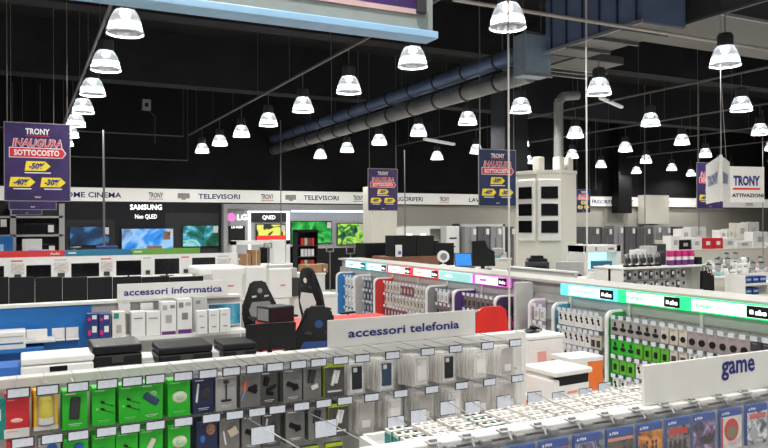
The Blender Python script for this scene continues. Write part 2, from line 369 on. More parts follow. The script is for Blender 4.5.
for rn, X, ys in ROWS:
    for k, Y in enumerate(ys):
        lab = 'glass dome pendant lamp, %s to the camera in the %s row from the left' % (ORD[k], rn)
        if first: lamp0.location = (X,Y,LZ); lamp0['label'] = lab; first = False
        else: dup(lamp0, (X,Y,LZ), 0, lab, 'glass dome pendant lamps')
    t = thing('lamp_rail', 'thin metal rail carrying the %s row of pendant lamps' % rn, 'rail', (X,0,5.33), 0, 'lamp rails')
    B().box(-.025,.025, ys[0]-1.2, 27.2, -.02,.02).part('channel', RAILM, t)
    y = ys[0]; wm = B().cyl((0,0,.02),(0,0,ZC-5.33),.006,5).mesh('hanger_wire', DWIRE)
    while y < 26.2:
        if not (9 < X < 16 and y < 11.5):
            o = bpy.data.objects.new('hanger_wire', wm); COL.objects.link(o); o.parent = t; o.location = (0, y+.9, 0)
        y += 2.5
for k,(X,Y) in enumerate([(1.2,7.4),(1.2,4.9),(1.2,2.4),(1.2,-.1),(5.52,-.1),(5.52,2.5),(5.52,5.0),(-3.2,0),(-3.2,2.5),(-3.2,5),(-3.2,7.5),(-3.2,10),(-3.2,12.5),(-3.2,15),(9.95,.3),(9.95,2.8),(9.95,5.3),(14.3,2.9),(14.3,5.4),(-3.2,-2.6),(1.2,-2.6),(5.52,-2.6),(31.5,24.4),(31.5,21),(31.5,26.8),(27.4,16),(23,13),(18.65,8.2)]):   # further lamps of the same rows, above and beside the view
    dup(lamp0, (X,Y,LZ), 0, 'glass dome pendant lamp beyond the top or side edge of the view', 'glass dome pendant lamps outside the view')
# fluorescent battens
for (px, py, L_, ang, lab) in [(612,104,1.9,0,'short slanting batten light below the fourth lamp row'),(440,143,1.6,0,'short batten light behind the third lamp row')]:
    d = 20.0; u = (px-384)/F; X = d*(SF+CF*u); Y = d*(CF-SF*u)
    B().box(-L_/2, L_/2, -.05, .05, 0, .07, .01).one('batten_light', mat('batten_tube', (.6,.6,.6), em=(1,1,1), es=.25), lab, 'ceiling lamp', (X, Y, zat(px,py,d)), .5)
# ---------- ducts, pipes ----------
DUCT = mat('spiral_duct_metal', (.26,.265,.27), .35, .5, var=.2, scale=2)
BDUCT = mat('blue_lit_duct_metal', (.14,.20,.36), .35, .4, var=.2, scale=2)  # bluish light on the upper duct, put into its base colour
def duct(name, lab, X, z, r, y0, y1, m_):
    t = thing(name, lab, 'duct', (X, y0, z)); L_ = y1-y0
    B().cyl((0,0,0),(0,L_,0), r, 24).part('tube', m_, t, smooth=False)
    for q in ((.9, L_/2) if r < .18 else ()): B().cyl((0,q,r),(0,q,ZC-z),.012,5).part('hanger_rod', DWIRE, t)
    k = 1.0
    while k < L_: B().cyl((0,k,0),(0,k+.05,0), r+.02, 24).part('joint_ring', DGREY, t); k += 1.25
duct('air_duct', 'lower of the two round spiral air ducts running to the back wall', 9.0, 4.98, .19, 11.5, 27.8, DUCT)
duct('air_duct', 'upper bluish round spiral air duct lying above the other', 8.98, 5.42, .17, 11.5, 27.8, BDUCT)
t = thing('duct_box', 'pale blue metal box where the two round ducts begin', 'duct', (8.58,11.1,4.85))
B().cyl((.1,.2,.8),(.1,.2,ZC-4.85),.015,6).part('hanger_rod', DWIRE, t)
B().box(0,.62,0,.38,0,.8,.01).part('casing', mat('pale_blue_metal', (.30,.40,.50), .5, .2), t); B().box(-.02,.64,-.02,.02,-.02,.03).part('flange', STEEL, t); B().box(-.02,.64,-.02,.02,.77,.82).part('flange', STEEL, t)
t = thing('air_handling_duct', 'large rectangular blue-lit air duct under the ceiling at top right', 'duct', (8.9,8.5,5.24))
B().cyl((.2,.3,1.0),(.2,.3,ZC-5.24),.02,6).part('hanger_rod', DWIRE, t)
B().box(0,.98,0,2.4,0,1.0,.01).part('casing', mat('blue_lit_duct', (.15,.21,.36), .4, .2, var=.15, scale=2), t)  # blue light falling on the casing is painted in as slate blue
B().box(.02,.96,.02,2.38,-.012,-.001).part('underside', mat('grey_duct_underside', (.13,.128,.12), .5, .1), t)
for q in (.35,1.0,1.7): B().box(-.05,.97,q,q+.06,-.07,-.014).part('support_bar', MATS.get('dull_zinc_rail') or STEEL, t)
rb = B()
for k in range(6): rb.box(-.03,0,.1+k*.42,.13+k*.42,0,1.0)
rb.part('stiffener_ribs', mat('blue_lit_rib', (.05,.08,.16), .4, .4), t)  # ribs carry the same blue light in their colour, darker
B().box(-.06,-.03,-.05,2.45,-.04,.02).part('angle_frame', mat('pale_zinc_angle', (.45,.47,.5), .4, .5), t)
t = thing('air_handling_duct', 'wide flat grey air duct with a pale underside at the top right corner', 'duct', (10.12,8.0,5.4))
B().cyl((.2,.3,.5),(.2,.3,ZC-5.4),.02,6).part('hanger_rod', DWIRE, t)
B().box(0,4.1,0,1.9,0,.55,.01).part('casing', mat('charcoal_duct', (.07,.07,.075), .5, .3), t); B().box(.02,4.08,.02,1.88,-.012,-.001).part('underside', MATS['grey_duct_underside'], t)
B().box(-.05,4.1,-.04,0,-.05,.0).part('edge_rail', MATS['pale_zinc_angle'], t)
t = thing('duct_tray', 'low grey duct tray with slatted bars beneath the large duct', 'duct', (9.0,11.6,5.42))
B().cyl((.6,.3,.1),(.6,.3,ZC-5.42),.02,6).part('hanger_rod', DWIRE, t)
B().box(.35,2.6,0,.9,0,.16,.01).part('casing', mat('dark_grey_duct', (.10,.10,.095), .5), t); B().box(.4,3.2,1.1,1.16,.05,.1).box(.4,3.2,1.4,1.46,.05,.1).box(.4,3.2,1.75,1.81,.05,.1).part('bars', STEEL, t)
def conduit(lab, pts, r=.02, m_=PIPE, name='conduit', n=8):
    t = thing(name, lab, 'pipe'); B().tube(pts, r, n).part('tube', m_, t)
    for p in (pts[0], pts[-1]):
        if p[2] > 4: B().cyl(p, (p[0],p[1],ZC), .008, 5).part('hanger_rod', DWIRE, t)
    return t
PALEP = mat('pale_pipe', (.45,.43,.40), .45, .2)
conduit('pale straight pipe crossing the upper right in front of the ducts', [(5.2,8.3,5.03),(14.6,8.3,5.03)], .03, PALEP)
conduit('thin pipe crossing the dark wall high at the left', [(-2,26.6,5.2),(5.2,26.6,5.2)], .02)
conduit('thin pipe crossing the dark wall lower at the left', [(0,26.8,4.35),(5.4,26.8,4.35)], .02)
cx, _ = onY(560, 12.9)
conduit('grey bent drain pipe rising above the screen column', [(11.95,13.45,5.08),(11.5,13.45,5.02),(11.36,13.45,4.87),(11.36,13.45,3.215)], .11, mat('grey_drain_pipe', (.26,.27,.26), .5), n=14)
B().box(-.35,.35,0,.6,3.3,ZC).one('pillar', BEAMM, 'black square roof pillar above the screen column', 'pillar', (11.0,14.6,0))
# hanging wires/rods (straight down from the ceiling)
def rod(px, py0, py1, Y, r, lab, m_=PIPE):
    X, d = onY(px, Y); z0 = max(0.02, zat(px, py1, d)); z1 = min(ZC, zat(px, py0, d))
    B().cyl((0,0,z0),(0,0,z1), r, 8).one('hanging_rod', m_, lab, 'rod', (X, Y, 0))
rod(509, -60, 330, 6.9, .012, 'white vertical pole below the lamp above the centre', mat('white_painted_pole', (.6,.58,.56), .4))
rod(587, -80, 275, 7.3, .011, 'pale vertical pole left of the lit green sign', MATS['white_painted_pole'])
rod(104, 130, 262, 17.5, .025, 'grey thin vertical pole in front of the home cinema lettering')
rod(281, 120, 240, 22, .018, 'thin grey rod left of centre over the television wall')
rod(332, -40, 120, 16, .01, 'thin dark wire above the second lamp row', DWIRE)
rod(480, -20, 150, 14, .012, 'thin pale wire down to the dark blue poster')
rod(405, 150, 245, 20, .02, 'thin grey pole right of the white pillar')
rod(645, 70, 260, 20, .018, 'thin grey pole in front of the fridges')
rod(699, 60, 235, 18, .02, 'thin pale pole left of the white cube sign')
rod(596, 100, 190, 24, .012, 'thin wire above the small distant poster')
rod(763, 110, 255, 14, .012, 'thin wire at the right edge beside the cube sign')
# ---------- posters ----------
POSTM = screen('purple_poster_print', [(.3,(.018,.012,.06)),(.7,(.05,.025,.12))], 2.5, 0, 1)
POSTB = screen('dark_blue_poster_print', [(.3,(.006,.012,.05)),(.7,(.015,.03,.10))], 2.5, 0, 1)
OUTW = mat('poster_white_ink', (.75,.75,.78), .5, var=.02); INKR = mat('poster_red_ink', (.55,.02,.03), .5); INKY = mat('poster_yellow_ink', (.80,.62,.03), .5)
def poster(bg, w=.8, h=1.05):
    t = thing('hanging_poster', 'x', 'poster', (0,0,0), 0, 'hanging sale posters')
    B().box(-w/2-.012,w/2+.012,-.008,.012,-.012,h+.012,.003).part('frame', WIRE, t)
    B().box(-w/2,w/2,-.012,-.008,0,h).part('print', bg, t)
    text('lettering','TRONY',.30,.085,OUTW,t,(0,-.016,h-.11),bold=.03)
    B().box(-.15,.15,-.016,-.0125,h-.175,h-.165).part('underline', INKR, t)
    text('lettering','INAUGURA',.62,.115,OUTW,t,(0,-.0145,h-.265),bold=.05,shear=.2); text('lettering','INAUGURA',.60,.10,INKR,t,(0,-.018,h-.265),bold=.012,shear=.2)
    B().prism([(-.35,h-.47),(.31,h-.47),(.36,h-.40),(.31,h-.33),(-.35,h-.33)],-.0155,-.0125).part('banner_outline', OUTW, t)
    B().prism([(-.34,h-.46),(.305,h-.46),(.345,h-.40),(.305,h-.34),(-.34,h-.34)],-.0175,-.0155).part('banner', INKR, t)
    text('lettering','SOTTOCOSTO',.56,.08,OUTW,t,(-.01,-.019,h-.40),bold=.03)
    for s_, x, z in (('-50%',0,h-.58),('-40%',-.19,h-.80),('-30%',.19,h-.80)):
        B().prism([(x-.16,z-.065),(x+.09,z-.065),(x+.16,z),(x+.09,z+.065),(x-.14,z+.065)],-.016,-.0125).part('discount_arrow', INKY, t)
        text('lettering',s_,.20,.085,NAVYT,t,(x-.01,-.018,z),bold=.05,shear=.2)
    B().box(-.16,.16,-.015,-.0125,h-.68,h-.665).box(-.3,-.08,-.015,-.0125,h-.90,h-.885).box(.08,.3,-.015,-.0125,h-.90,h-.885).part('small_print', OUTW, t)
    text('lettering','TRONY',.08,.025,OUTW,t,(0,-.016,.045))
    B().cyl((-w/2+.03,0,h),(-w/2+.03,0,h+2.9),.004,5).cyl((w/2-.03,0,h),(w/2-.03,0,h+2.9),.004,5).part('suspension_wires', WIRE, t)
    return t
def place_poster(o, pxc, Y, rz, lab, z=2.33, first=False, pyb=None):
    X, d = onY(pxc, Y)
    if first: o.location = (X,Y,z); o.rotation_euler.z = rz; o['label'] = lab; return o
    return dup(o, (X,Y,z), rz, lab, 'hanging sale posters')
p1 = poster(POSTM)
place_poster(p1, 38, 10.95, -.03, 'nearest purple sale poster hanging at the left edge of the shop', 2.34, True)
place_poster(p1, 33, 15.4, -.03, 'purple sale poster half hidden directly behind the nearest left one', 2.31)
place_poster(p1, 27, 24.2, -.03, 'rearmost purple sale poster of the left hand stack, lowest in view', 2.33)
place_poster(p1, 383, 16.45, -.05, 'purple sale poster hanging in front of the white square pillar', 2.35)
place_poster(p1, 710, 11.6, -.05, 'purple sale poster half hidden behind the white cube sign', 2.33)
p2 = poster(POSTB); p2.name = 'hanging_poster'
place_poster(p2, 497.5, 11.25, -.06, 'dark blue sale poster hanging left of the screen column', 2.34, True)
place_poster(p2, 583.5, 25.8, 0, 'small distant sale poster right of the screen column', 2.5)
# big overhead board
t = thing('overhead_board', 'large overhead advertising board with pale blue frame at the top left', 'sign', (1.78,3.02,2.925))
B().box(-3.0,0,0,.05,.0,.9,.004).part('board', mat('grey_green_board', (.26,.29,.27), .5), t)
B().box(-3.0,0.01,-.035,.085,-.035,.0,.004).part('bottom_rail', mat('pale_blue_rail', (.30,.52,.75), .4), t)
B().box(-3.0,-.09,-.006,-.001,.075,.9).part('print', screen('violet_glow_print', [(.3,(.03,.015,.08)),(.6,(.07,.03,.16)),(.8,(.3,.15,.25))], 1.5, 0, 5), t)
B().box(-3.0,-.09,-.0075,-.0062,.075,.10).part('print_stripe', mat('peach_stripe', (.55,.38,.36), .5), t)
q_=B()
for k in range(11): q_.box(-.80+.055*k,-.80+.055*k+.03+.012*(k%3),-.009,-.0065,.138,.148)
q_.part('small_print', OUTW, t)
B().box(-.10,-.05,-.03,-.008,.08,.16,.004).part('clip', DGREY, t)
B().cyl((-.1,.02,.9),(-.1,.02,ZC-2.9),.005,6).cyl((-2.9,.02,.9),(-2.9,.02,ZC-2.9),.005,6).part('suspension_wires', WIRE, t)
# cube sign: folded white boards
def bear(px, d): u=(px-384)/F; return Vector((d*(SF+CF*u), d*(CF-SF*u), 0))
c0 = bear(721, 11.6)
t = thing('cube_sign', 'white hanging folded board sign reading TRONY ATTIVAZIONI at the upper right', 'sign', (c0.x, c0.y, 2.33))
def board(p, q, z0, z1, nm):
    v = q-p; L_ = v.length; ang = math.atan2(v.y, v.x)
    return B().box(0,L_,0,.025,z0,z1,.003).part(nm, WHITE, t, loc=(p.x-c0.x,p.y-c0.y,0), rz=ang), L_
FIN = mat('faded_blue_ink', (.12,.15,.25))
pa, la = board(bear(706,13.6), c0, .02, .76, 'side_panel'); text('lettering','TRONY',la*.7,.20,FIN,pa,(la*.5,-.004,.42),bold=.05)
pb, lb = board(c0, bear(730,13.0), .02, .76, 'side_panel'); text('lettering','TRONY',lb*.6,.20,FIN,pb,(lb*.45,-.004,.42),bold=.05)
pc, lc = board(bear(729.5,13.2), bear(764.5,13.4), .04, .70, 'front_panel')
text('lettering','TRONY',lc*.76,.19,NAVYT,pc,(lc*.49,-.004,.44),bold=.05); B().box(lc*.10,lc*.88,-.005,-.001,.275,.31).part('underline', RED, pc)
text('lettering','ATTIVAZIONI',lc*.90,.07,BLACK,pc,(lc*.52,-.004,.17),bold=.03)
B().cyl((0,0,.76),(0,0,3.0),.004,5).cyl((.9,.6,.7),(.7,.6,3.0),.004,5).part('suspension_wires', WIRE, t)
# wall bracket camera
x0, x1, z0, z1 = rect(143, 151, 102, 110, 27.6)
t = thing('wall_camera', 'small pale wall box with a dark lens high on the dark wall at the left', 'camera', (x0, 27.6, z0)); B().box(0,.3,0,.2,0,.4,.02).part('casing', LGREY, t); B().box(.08,.2,-.02,0,.12,.26).part('lens', BLACK, t)
B().tube([(.25,.1,0),(.45,.1,-.2),(.45,.1,-1.2)],.012,5).part('cable', DWIRE, t)
# ---------- screen column ----------
t = thing('screen_column', 'cream octagonal column with six small wall screens on two white boards', 'column', (10.84,13.3,0), math.radians(13))
RC = .71
pts = [(RC*math.cos(math.radians(22.5+45*k)), RC*math.sin(math.radians(22.5+45*k))) for k in range(8)]
def octa(f, z0, z1, nm):
    mb = B(); vs = [(x*f,y*f,z0) for x,y in pts]+[(x*f,y*f,z1) for x,y in pts]
    mb._add(vs, [tuple(reversed(range(8))), tuple(range(8,16))]+[(i,(i+1)%8,(i+1)%8+8,i+8) for i in range(8)]); mb.part(nm, PAINT, t)
octa(1, 0, 3.12, 'shaft'); octa(1.03, 3.12, 3.19, 'cornice')
ap = RC*math.cos(math.radians(22.5))
for a in (-180, -135):
    Rm = Matrix.Rotation(math.radians(a+90), 4, 'Z')
    b_ = B(); b_.box(-.25,.25,-ap-.06,-ap+.0,1.60,2.99,.03,Rm,3); bo = b_.part('screen_board', WHITE, t)
    for z in (2.55,2.17,1.79):
        s_ = B(); s_.box(-.185,.185,-ap-.085,-ap-.062,z,z+.27,.006,Rm); s_.part('display', GLOSS, bo)
for x, y in ((-.5,-.2),(-.1,-.45),(.22,-.45)):
    B().box(x-.1,x+.1,y-.1,y+.1,3.19,3.5,.03).part('speaker', PAINT, t)
# ================= FRONT RACK (phone accessories) =================
RY = 4.0
BEFORE = set(bpy.data.objects)
t = thing('display_rack', 'white accessory rack across the foreground, hung with green, grey and clear packs', 'display rack', (-.75,RY,0)); RL = 3.74
B().box(0,RL,0,.03,.1,1.24).part('back_panel', GREYW, t)
B().box(0,RL,-.01,.07,1.215,1.265,.006).part('top_ledge', WHITE, t)
B().box(0,RL,-.42,.03,0,.14).part('base', WHITE, t)
for k in range(5): B().box(k*.955-.02,k*.955+.02,.0,.07,.02,1.26).part('upright', WHITE, t)
for z in (1.17,.98,.76,.56): B().box(0,RL,-.025,-.002,z+.03,z+.05).part('hook_bar', mat('pale_grey_bar', (.42,.42,.40), .4, .3), t)
HOOKY = RY-.02; TIPY = 3.62; FY = 3.69
def hook(X, z, lab, grp, tipdrop=0, tilt=.0):
    t = thing('peg_hook', lab, 'hook', (X,HOOKY,z), 0, grp)
    L_ = HOOKY-TIPY
    B().tube([(0,0,0),(0,-L_+.02,0),(0,-L_,.012)],.003,5).tube([(.0,0,.035),(.0,-L_-.005,.035)],.0022,5).part('wire', WIRE, t)
    p = B().box(-.047,.047,-L_-.009,-L_-.005,.003,.050,.002).part('price_holder', DGREY, t)
    B().box(-.041,.041,-L_-.011,-L_-.009,.009,.044).part('price_card', PRICE, p)
    return t
hook0 = hook(-9,1.2,'x','peg hooks of the front rack')
bpy.data.objects.remove  # (prototype is moved to its first place below)
hk = {'first': True}
def add_hook(X, z, lab, grp):
    if hk['first']: hook0.location = (X,HOOKY,z); hook0['label'] = lab; hook0['group'] = grp; hk['first'] = False; return
    dup(hook0, (X,HOOKY,z), 0, lab, grp)
def pack(kind, bg, w, h, tk=.028, side=None, name='accessory_pack', label='x', cat='package', loc=(0,0,0), rz=0, group=None):
    t = thing(name, label, cat, loc, rz, group)      # origin at the pack's top centre
    a = B().box(-w/2,w/2,0,tk,-h,0,.003).part('box', bg, t)
    if side: B().box(-w/2-.0012,-w/2+.0002,.002,tk-.002,-h+.004,-.004).part('side_print', side, t)
    f = -.0015
    def prt(nm, mb, m_): return mb.part(nm, m_, t)
    if kind in ('cable','powerbank','phone','charger','device','stand','mount','clip','bigmount'):
        prt('printed_text', B().box(-w*.38,w*.02,f,-.0002,-h*.10,-h*.075).box(-w*.25,w*.28,f,-.0002,-h*.86,-h*.845).box(-w*.2,w*.2,f,-.0002,-h*.90,-h*.89), WCARD if kind not in('cable','charger','device') or bg is not GRN else mat('pale_green_ink', (.25,.7,.25)))
    Ry = lambda a_: Matrix.Rotation(math.radians(a_),4,'Y')
    def rb(mb, cx, cz, hx, hz, a_, th=.006, bv=.004):
        M = Matrix.Translation((cx,0,cz)) @ Ry(a_); return mb.box(-hx,hx,-th,-.0002,-hz,hz,bv,M)
    if kind == 'cable':
        m_ = B(); 
        for cz in (-h*.38,-h*.56): rb(m_,-w*.05,cz,w*.09,h*.03,22,.005,.002); rb(m_,w*.24,cz-h*.085,w*.24,h*.006,22,.003,0)
        prt('cable', m_, BLACK)
        prt('round_mark', B().cyl((-w*.28,f,-h*.55),(-w*.28,0,-h*.55),w*.05,10), mat('pale_green_ink', (.25,.7,.25)))
    elif kind == 'powerbank': prt('power_bank', rb(B(),.0,-h*.45,w*.20,h*.28,4,.008,.006), DGREY)
    elif kind == 'phone': prt('telephone', rb(B(),.0,-h*.43,w*.36,h*.095,35,.008,.005), mat('slate_blue_plastic', (.02,.05,.12), .3)); prt('glow_print', B().ell((w*.1,0,-h*.3),w*.17,.002,h*.08), mat('pale_green_ink', (.25,.7,.25)))
    elif kind == 'charger': prt('charger', B().ell((w*.03,0,-h*.47),w*.33,.012,h*.16,14,8), mat('warm_white_print', (.65,.62,.5))); prt('product_cord', B().ell((w*.03,-.008,-h*.47),w*.2,.008,h*.08), mat('pale_green_print', (.4,.6,.4)))
    elif kind == 'device': prt('gadget', rb(B(),.0,-h*.42,w*.12,h*.16,25,.010,.006), mat('warm_white_print', (.65,.62,.5))); prt('disc', B().ell((-w*.05,0,-h*.6),w*.2,.006,h*.07), MATS['warm_white_print'])
    elif kind == 'stand': prt('stand', B().box(-w*.03,w*.03,-.006,0,-h*.68,-h*.22).box(-w*.24,w*.24,-.007,0,-h*.74,-h*.68,.002).ell((0,-.003,-h*.2),w*.14,.006,h*.05), DGREY)
    elif kind == 'mount': prt('holder', rb(rb(B(),-.1*w,-h*.48,w*.24,h*.07,25,.012),w*.12,-h*.56,w*.16,h*.08,-20,.012), BLACK)
    elif kind == 'redmount': prt('holder', rb(rb(B(),.1*w,-h*.50,w*.24,h*.07,25,.012),w*.18,-h*.42,w*.16,h*.06,-20,.012), BLACK); prt('red_arm', rb(B(),-w*.28,-h*.38,w*.08,h*.14,10), mat('coral_plastic', (.7,.1,.06))); prt('rod', rb(B(),-w*.33,-h*.6,w*.025,h*.2,20), LBLUE)
    elif kind == 'bigmount': prt('holder', rb(rb(rb(B(),-.15*w,-h*.3,w*.14,h*.13,15,.012),w*.12,-h*.50,w*.3,h*.05,-25,.012),w*.05,-h*.65,w*.2,h*.06,15,.01), BLACK)
    elif kind == 'clip': prt('cord', rb(B(),-w*.28,-h*.42,w*.05,h*.26,6), WCARD); prt('holder', B().ell((w*.12,0,-h*.45),w*.22,.008,h*.18), DGREY)
    elif kind == 'tablet': prt('holder', rb(B(),-.05*w,-h*.3,w*.18,h*.20,12,.012), DGREY); prt('white_sheet', rb(B(),w*.1,-h*.62,w*.2,h*.07,-20,.01), WCARD)
    elif kind == 'lamp': prt('photo', B().ell((w*.18,0,-h*.25),w*.22,.003,h*.16), SKIN); prt('speckle', B().ell((-w*.2,0,-h*.5),w*.12,.003,h*.1), BLUEC)
    elif kind == 'beige': prt('beige_pad', rb(B(),w*.15,-h*.4,w*.24,h*.12,-25,.012), BEIGE); prt('cord', rb(B(),-w*.25,-h*.55,w*.04,h*.2,-10), WCARD)
    elif kind == 'earbud': prt('gadget', rb(rb(B(),-w*.08,-h*.42,w*.08,h*.24,14,.012),w*.1,-h*.4,w*.08,h*.2,14,.012), WCARD); prt('printed_text', B().box(-w*.35,w*.35,f,0,-h*.85,-h*.80), WCARD)
    elif kind == 'blueball': prt('blue_ball', B().ell((w*.12,0,-h*.28),w*.24,.01,h*.15), BLUEC)
    elif kind == 'speaker': 
        prt('window', B().box(-w*.36,w*.36,-.001,0,-h*.88,-h*.14), TAUPE)
        prt('bottle', B().lathe([(w*.26,-h*.84),(w*.30,-h*.80),(w*.30,-h*.22),(w*.26,-h*.17)],(0,-.0,0),18), YEL2); prt('white_foot', B().lathe([(w*.31,-h*.84),(w*.31,-h*.68)],(0,0,0),18).box(-w*.5,w*.5,-.003,0,-h,-h*.90), WCARD)
    elif kind == 'redbox':
        prt('white_foot', B().box(-w*.5,w*.5,-.002,0,-h,-h*.80), WCARD); prt('pill_print', B().ell((0,0,-h*.62),w*.25,.004,h*.05,16), mat('pale_pink_print', (.8,.5,.45))); prt('printed_text', B().box(-w*.38,-w*.1,f,0,-h*.17,-h*.155).box(-w*.4,w*.05,-.0035,-.002,-h*.86,-h*.845), mat('pink_ink', (.8,.25,.25)))
    return t
green3 = 'green'
GRP1, GRP2 = 'packs on the upper hooks of the front rack', 'packs on the lower hooks of the front rack'
row1 = [(17,25,'redbox',REDB,'red box with white foot','red'),(45,24,'speaker',YEL,'yellow and white window box with yellow cylinder','yellow'),(74,25,'powerbank',GRN,'green box picturing a black power bank','green power bank'),
 (102,23,'cable',GRN,'green cable box left of its twin','green cable'),(126,22,'cable',GRN,'green cable box right of its twin','green cable'),(148,23,'phone',GRN,'green box picturing a tilted dark phone','green phone'),
 (175,22,'charger',GRN,'green box picturing a white charger','green charger'),(199,21,'clip',NAVY,'navy blue box with grey ring print','navy'),(222,21,'stand',LGREY,'pale grey box picturing a thin stand','pale grey'),
 (245,20,'redmount',GRAYC,'grey box with red arm and black holder','grey red-armed'),(265,18,'bigmount',GRAYC2,'charcoal box with a dark holder','charcoal'),(288,19,'mount',GRAYC,'grey box with a dark car mount','grey'),
 (308,18,'tablet',GRAYC,'grey box with a white sheet print','grey sheet'),(330,21,'earbud',GRAYC2,'black and lime box picturing white earbuds','black and lime')]
row2 = [(21,27,'redbox',REDB,'red box','red'),(49,22,'blueball',LGREY,'pale box with a blue ball print','pale'),(74,25,'blueball',GRN,'green box with a blue dot','green'),
 (101,23,'cable',GRN,'green cable box left of its twin','green cable'),(124,22,'cable',GRN,'green cable box right of its twin','green cable'),(148,23,'device',GRN,'green box picturing a white gadget','green gadget'),
 (175,22,'charger',GRN,'green box picturing a white charger','green charger'),(202,21,'lamp',NAVY,'navy box with a warm photo','navy'),(225,20,'beige',GRAYC,'grey box picturing a beige pad','grey pad'),
 (247,19,'mount',GRAYC,'grey box with brown print','grey'),(267,18,'clip',GRAYC2,'charcoal box with a white cord print','charcoal'),(291,19,'mount',GRAYC,'light grey box with a grip print','light grey'),
 (313,18,'tablet',GRAYC,'grey box with dark tablet print','grey tablet'),(334,21,'earbud',GRAYC2,'black and lime box with a hand print','black and lime')]
for ri, (row, z, gn, word) in enumerate(((row1,1.245,GRP1,'upper'),(row2,1.025,GRP2,'lower'))):
    for i, (px, wpx, kind, bg, desc, sh_) in enumerate(row):
        X, d = onY(px-max(0,(200-px)/70), FY); w = min(.118, wpx*d/F/(CF-SF*(px-384)/F)*1.0)
        h = .182 if kind != 'redbox' else .20
        side = LIME if kind == 'earbud' else None
        lab = '%s on the %s hooks of the front rack' % (desc, word)
        zt = z-.004+(.016 if px < 60 else 0)
        q = pack(kind, bg, w, h, .030, side, 'accessory_pack', lab, 'package', (X+random.uniform(-.004,.004), FY, zt), random.uniform(-.05,.03), gn)
        if side: B().box(-w/2,w/2,-.001,.001,-.02,0).part('lime_edge', LIME, q)
        nb = 3 if kind in ('cable','powerbank','charger','phone','device','clip','lamp','mount','bigmount','stand','redmount','beige','tablet') else 2
        back = bg
        bk = thing('accessory_pack', '%s pack hanging behind the front one on the %s hooks' % (sh_, word), 'package', (X,FY+.036,zt-.002), 0, 'packs hanging behind, %s hooks, %s' % (word, sh_))
        B().box(-w/2,w/2,0,.030,-h,0,.003).part('box', back, bk)
        B().box(-w*.4,0,-.001,.0,-h*.10,-h*.075).part('printed_text', WCARD, bk)
        for k in range(1,nb): dup(bk, (X+random.uniform(-.006,.004), FY+.036*(k+1), zt-.002-.004*k), random.uniform(-.03,.03))
        add_hook(X+.004, z, 'peg hook with price card over the %s pack, %s row' % (sh_ if 'cable' not in sh_ else desc.split()[-4]+' green cable', word), 'peg hooks of the front rack')
# clear phone cases
def case_pack(col, label, loc, rz, group, w=.105, h=.185, card=True):
    t = thing('phone_case_pack', label, 'phone case', loc, rz, group)
    B().box(-w/2,w/2,0,.016,-h,0,.003).part('clear_box', CLEAR, t)
    if card: B().box(-w/2+.012,w/2-.012,.004,.010,-h+.01,-.012,.002).part('card', WCARD if col is not None else TAUPE, t)
    if col is not None:
        c = B(); c.box(-.031,.031,-.003,.006,-h+.03,-.028,.004).part('phone_case', col, t)
        B().box(-.026,-.002,-.0065,-.003,-.058,-.034,.003).part('camera_window', WCARD, t)
    else:
        B().box(-.024,.026,.001,.004,-h+.03,-h*.62,.001).part('white_insert', WCARD, t)
    return t
CB = mat('black_silicone', (.02,.022,.028), .5); CN = mat('navy_silicone', (.025,.05,.10), .5); CW = mat('milky_silicone', (.72,.69,.66), .4)
cl1 = [(353,CB,'clear pack with black case, leftmost of the clear packs'),(383,CN,'clear pack with a navy blue phone case'),(418,CW,'clear pack, milky white case, right of navy one'),(446,CB,'clear pack with black case, third from right end'),
       (478,CW,'clear pack with a milky case, second from the right end'),(506,None,'empty looking clear pack at the right end')]
cl2 = [(362,None,'clear pack with a square white insert, leftmost'),(391,CW,'clear pack with a tall milky insert'),(422,None,'clear pack with a creased white insert'),(452,CW,'clear pack with milky case behind label cards'),(480,None,'clear pack half hidden by small white boxes'),(508,None,'clear pack at the right end')]
cproto = {}
for word, row, z, r_ in (('upper',cl1,1.24,1),('lower',cl2,1.02,2)):
    for i, (px, c, desc) in enumerate(row):
        X, d = onY(px, FY); lab = '%s on the %s hooks' % (desc, word)
        case_pack(c, lab, (X,FY,z), random.uniform(-.03,.03), 'clear phone case packs, %s hooks' % word)
        b = thing('phone_case_pack', 'clear case pack hanging behind the front one on the %s hooks' % word, 'phone case', (X,FY+.026,z-.003), 0, 'clear packs hanging behind, %s hooks' % word)
        B().box(-.05,.05,0,.014,-.183,0,.003).part('clear_box', CLEAR2, b); B().box(-.036,.036,-.001,0,-.16,-.03).part('card', CW, b)
        for k in range(1,5): dup(b, (X+random.uniform(-.008,.006), FY+.026+.034*k, z-.004-.003*k), random.uniform(-.06,.06))
        add_hook(X-.004, z+.004, 'peg hook over %s, %s row' % (desc, word), 'peg hooks of the front rack')
for i, px in enumerate([366,398,430,460,490]):     # third row just visible above the bins
    X, d = onY(px, FY); case_pack(None, 'clear pack on the third row of hooks, low behind the white bins', (X,FY,.795), 0, 'clear packs on the third hooks'); add_hook(X, .80, 'wire peg hook of the third row, low behind the white bins', 'third row hooks')
tb = pack('blank', TEAL, .1, .185, .03, None, 'accessory_pack', 'teal box cut off by the left edge of the picture', 'package', (onY(-9,FY)[0],FY,1.24), 0, GRP1)
B().box(-.03,.03,-.002,0,-.1,-.05).part('printed_patch', WCARD, tb)
